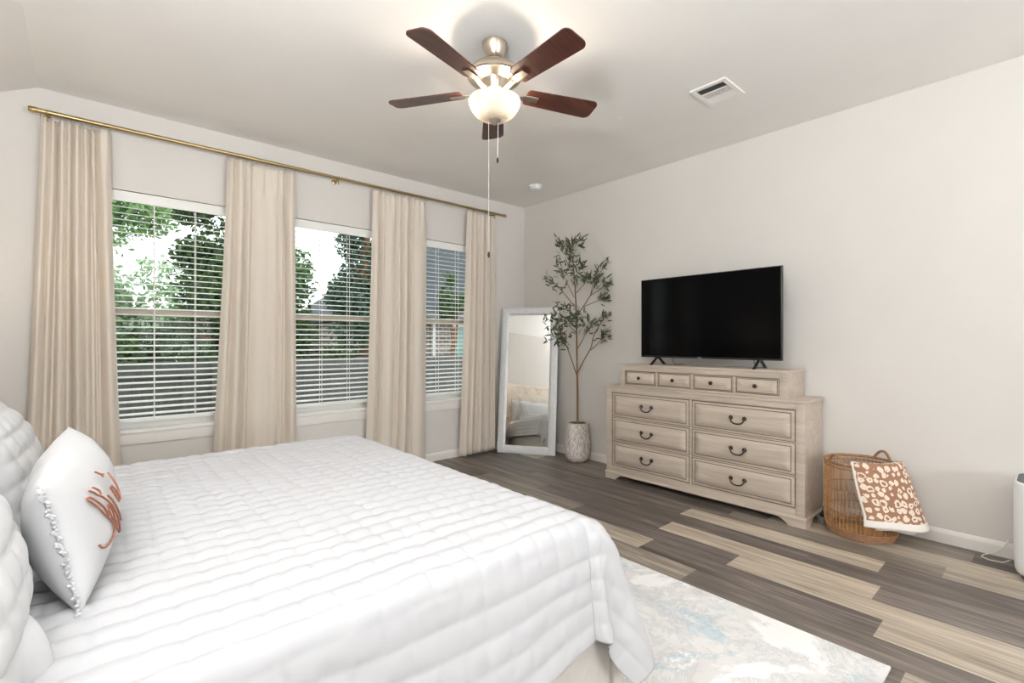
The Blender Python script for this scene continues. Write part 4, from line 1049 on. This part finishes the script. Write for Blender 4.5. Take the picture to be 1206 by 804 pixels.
def leaf_cloud(rs, clumps, n, size):
    c = np.array([q[0] for q in clumps]); rad = np.array([q[1] for q in clumps])
    k = rs.randint(0, len(clumps), n)
    d = rs.randn(n, 3); d /= np.linalg.norm(d, axis=1, keepdims=True); rr = rs.rand(n, 1)**.45
    p = c[k]+d*rr*rad[k]
    a = rs.randn(n, 3); a /= np.linalg.norm(a, axis=1, keepdims=True); bq = rs.randn(n, 3); bq -= a*(a*bq).sum(1, keepdims=True); bq /= np.linalg.norm(bq, axis=1, keepdims=True)
    s = size*(.6+.8*rs.rand(n, 1)); V = np.stack([p-a*s, p+bq*s*.5, p+a*s, p-bq*s*.5], 1).reshape(-1, 3)
    b = MB(); b.v = [tuple(v) for v in V.tolist()]; b.f = [(4*i, 4*i+1, 4*i+2, 4*i+3) for i in range(n)]; return b
def tree(label, base, trunk_h, tr, clumps, n, size, mat, cat='tree', name='tree', seed=0, group='trees outside the windows'):
    rs = np.random.RandomState(seed)
    t = thing(name, label, cat, base, group)
    obj('foliage', leaf_cloud(rs, clumps, n, size), M[mat], t, smooth=False)['kind'] = 'stuff'
    if trunk_h:
        bx, by, bz = base
        bt = MB().tube([(bx, by, bz), (bx+.03, by, bz+trunk_h*.4), (bx-.03, by+.05, bz+trunk_h*.75), (bx+.04, by, bz+trunk_h)], [tr, tr*.8, tr*.65, tr*.4], 9)
        for q in clumps[:6]: bt.tube([(bx, by, bz+trunk_h*.7), tuple((Vector((bx, by, bz+trunk_h))+Vector(q[0]))/2), q[0]], [tr*.4, tr*.25, tr*.1], 6)
        obj('trunk', bt, M['bark'], t)
    return t
def cl(cx, cy, cz, rx, ry, rz, n, seed, r=.5):
    rs = np.random.RandomState(seed); out = []
    for _ in range(n):
        d = rs.randn(3); d /= np.linalg.norm(d); q = rs.rand()**.4
        out.append(((cx+d[0]*rx*q, cy+d[1]*ry*q, cz+d[2]*rz*q), (r*(.7+.6*rs.rand()),)*3))
    return out
tree('dark dense tree filling the right half of the left window', (1.62, 10, GZ), 3.2, .2, cl(1.76, 10, 1.9, .60, .5, 2.5, 26, 1, .46), 15000, .058, 'leaf_dark', seed=1)
tree('airy green tree whose branches cross the top of the left window', (-.9, 12.6, GZ), 4.8, .14, cl(.35, 12.6, 4.2, 1.5, .6, 1.0, 20, 2, .55), 4200, .068, 'leaf_light', seed=2)
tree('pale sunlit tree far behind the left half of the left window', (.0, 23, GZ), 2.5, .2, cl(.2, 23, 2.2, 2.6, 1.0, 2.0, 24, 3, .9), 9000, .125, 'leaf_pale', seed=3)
tree('green rounded tree at the left of the middle window', (3.45, 12.6, GZ), 2.5, .16, cl(3.25, 12.6, 1.75, 1.05, .8, 1.7, 22, 4, .55), 11000, .072, 'leaf_mid', seed=4)
tree('tall blue green tree at the right of the middle window', (4.60, 10.2, GZ), 4.4, .2, cl(4.57, 10.2, 2.5, .50, .5, 2.2, 26, 5, .42), 14000, .058, 'leaf_blue', seed=5)
tree('small dark green tree in front of the brick house roof', (6.3, 9.2, GZ), 2.4, .07, cl(6.3, 9.2, 2.2, .30, .3, .5, 9, 6, .22), 800, .058, 'leaf_dark', seed=6)
for i, (x, y, h, mt, lb) in enumerate([(-.15, 11.0, 2.5, 'leaf_mid', 'leafy green bush low behind the left half of the left window'), (1.5, 12.4, 2.6, 'leaf_dark', 'dark leafy bush low in the centre of the left window'), (5.0, 12.0, 1.8, 'leaf_mid', 'bright green bush at the lower right of the middle window')]):
    tree(lb, (x, y, GZ), 0, 0, cl(x, y, GZ+h*.6, .8, .4, h*.45, 14, 20+i, .4), 5500, .066, mt, 'bush', 'bush', 30+i, 'bushes behind the fence')

def house(name, label, x0, x1, y0, y1, z1, rise, wallmat, overhang=.45):
    t = thing(name, label, 'house', ((x0+x1)/2, (y0+y1)/2, GZ))
    obj('wall', MB().box((x0, y0, GZ), (x1, y1, z1)), M[wallmat], t, smooth=False)
    o = overhang; X0, X1, Y0, Y1 = x0-o, x1+o, y0-o, y1+o; hd = (Y1-Y0)/2; zr = z1+hd*rise; ym = (Y0+Y1)/2
    v = [(X0, Y0, z1), (X1, Y0, z1), (X1, Y1, z1), (X0, Y1, z1), (X0+hd, ym, zr), (X1-hd, ym, zr), (X0, Y0, z1-.12), (X1, Y0, z1-.12), (X1, Y1, z1-.12), (X0, Y1, z1-.12)]
    obj('roof', MB().add(v, [(0, 1, 5, 4), (1, 2, 5), (2, 3, 4, 5), (3, 0, 4), (0, 6, 7, 1), (1, 7, 8, 2), (2, 8, 9, 3), (3, 9, 6, 0), (6, 9, 8, 7)]), M['roof'], t, smooth=False)
    obj('gutter', MB().box((X0, Y0-.1, z1-.13), (X1, Y0, z1-.01)), M['siding'], t, smooth=False)
    return t
h1 = house('brick_house', 'brick house with grey shingle roof seen through the right window', 5.9, 16, 10.9, 19, 1.92, .8, 'brick')
f = obj('window', MB().box((7.35, 10.86, .35), (8.30, 10.9, 1.65)), M['vinyl'], h1, smooth=False)
obj('pane', MB().box((7.42, 10.845, .42), (8.23, 10.865, 1.58)), M['teal_glass'], f, smooth=False)
obj('downspout', MB().box((6.72, 10.78, GZ), (6.80, 10.88, 1.9), .01), M['vinyl'], h1, smooth=False)
h2 = house('grey_house', 'low grey house with shallow roof behind the middle window', 2.6, 5.0, 16.4, 20, 1.5, .35, 'siding')
obj('post', MB().box((4.35, 16.0, GZ), (4.45, 16.1, 1.45)), M['vinyl'], h2, smooth=False)
h3 = house('pale_house', 'pale house with a teal window behind the left window blind', -3.2, 1.25, 16, 20, 1.25, .3, 'siding')
f = obj('window', MB().box((.1, 15.95, .45), (.75, 16, 1.05)), M['vinyl'], h3, smooth=False)
obj('pane', MB().box((.15, 15.93, .50), (.70, 15.955, 1.0)), M['teal_glass'], f, smooth=False)
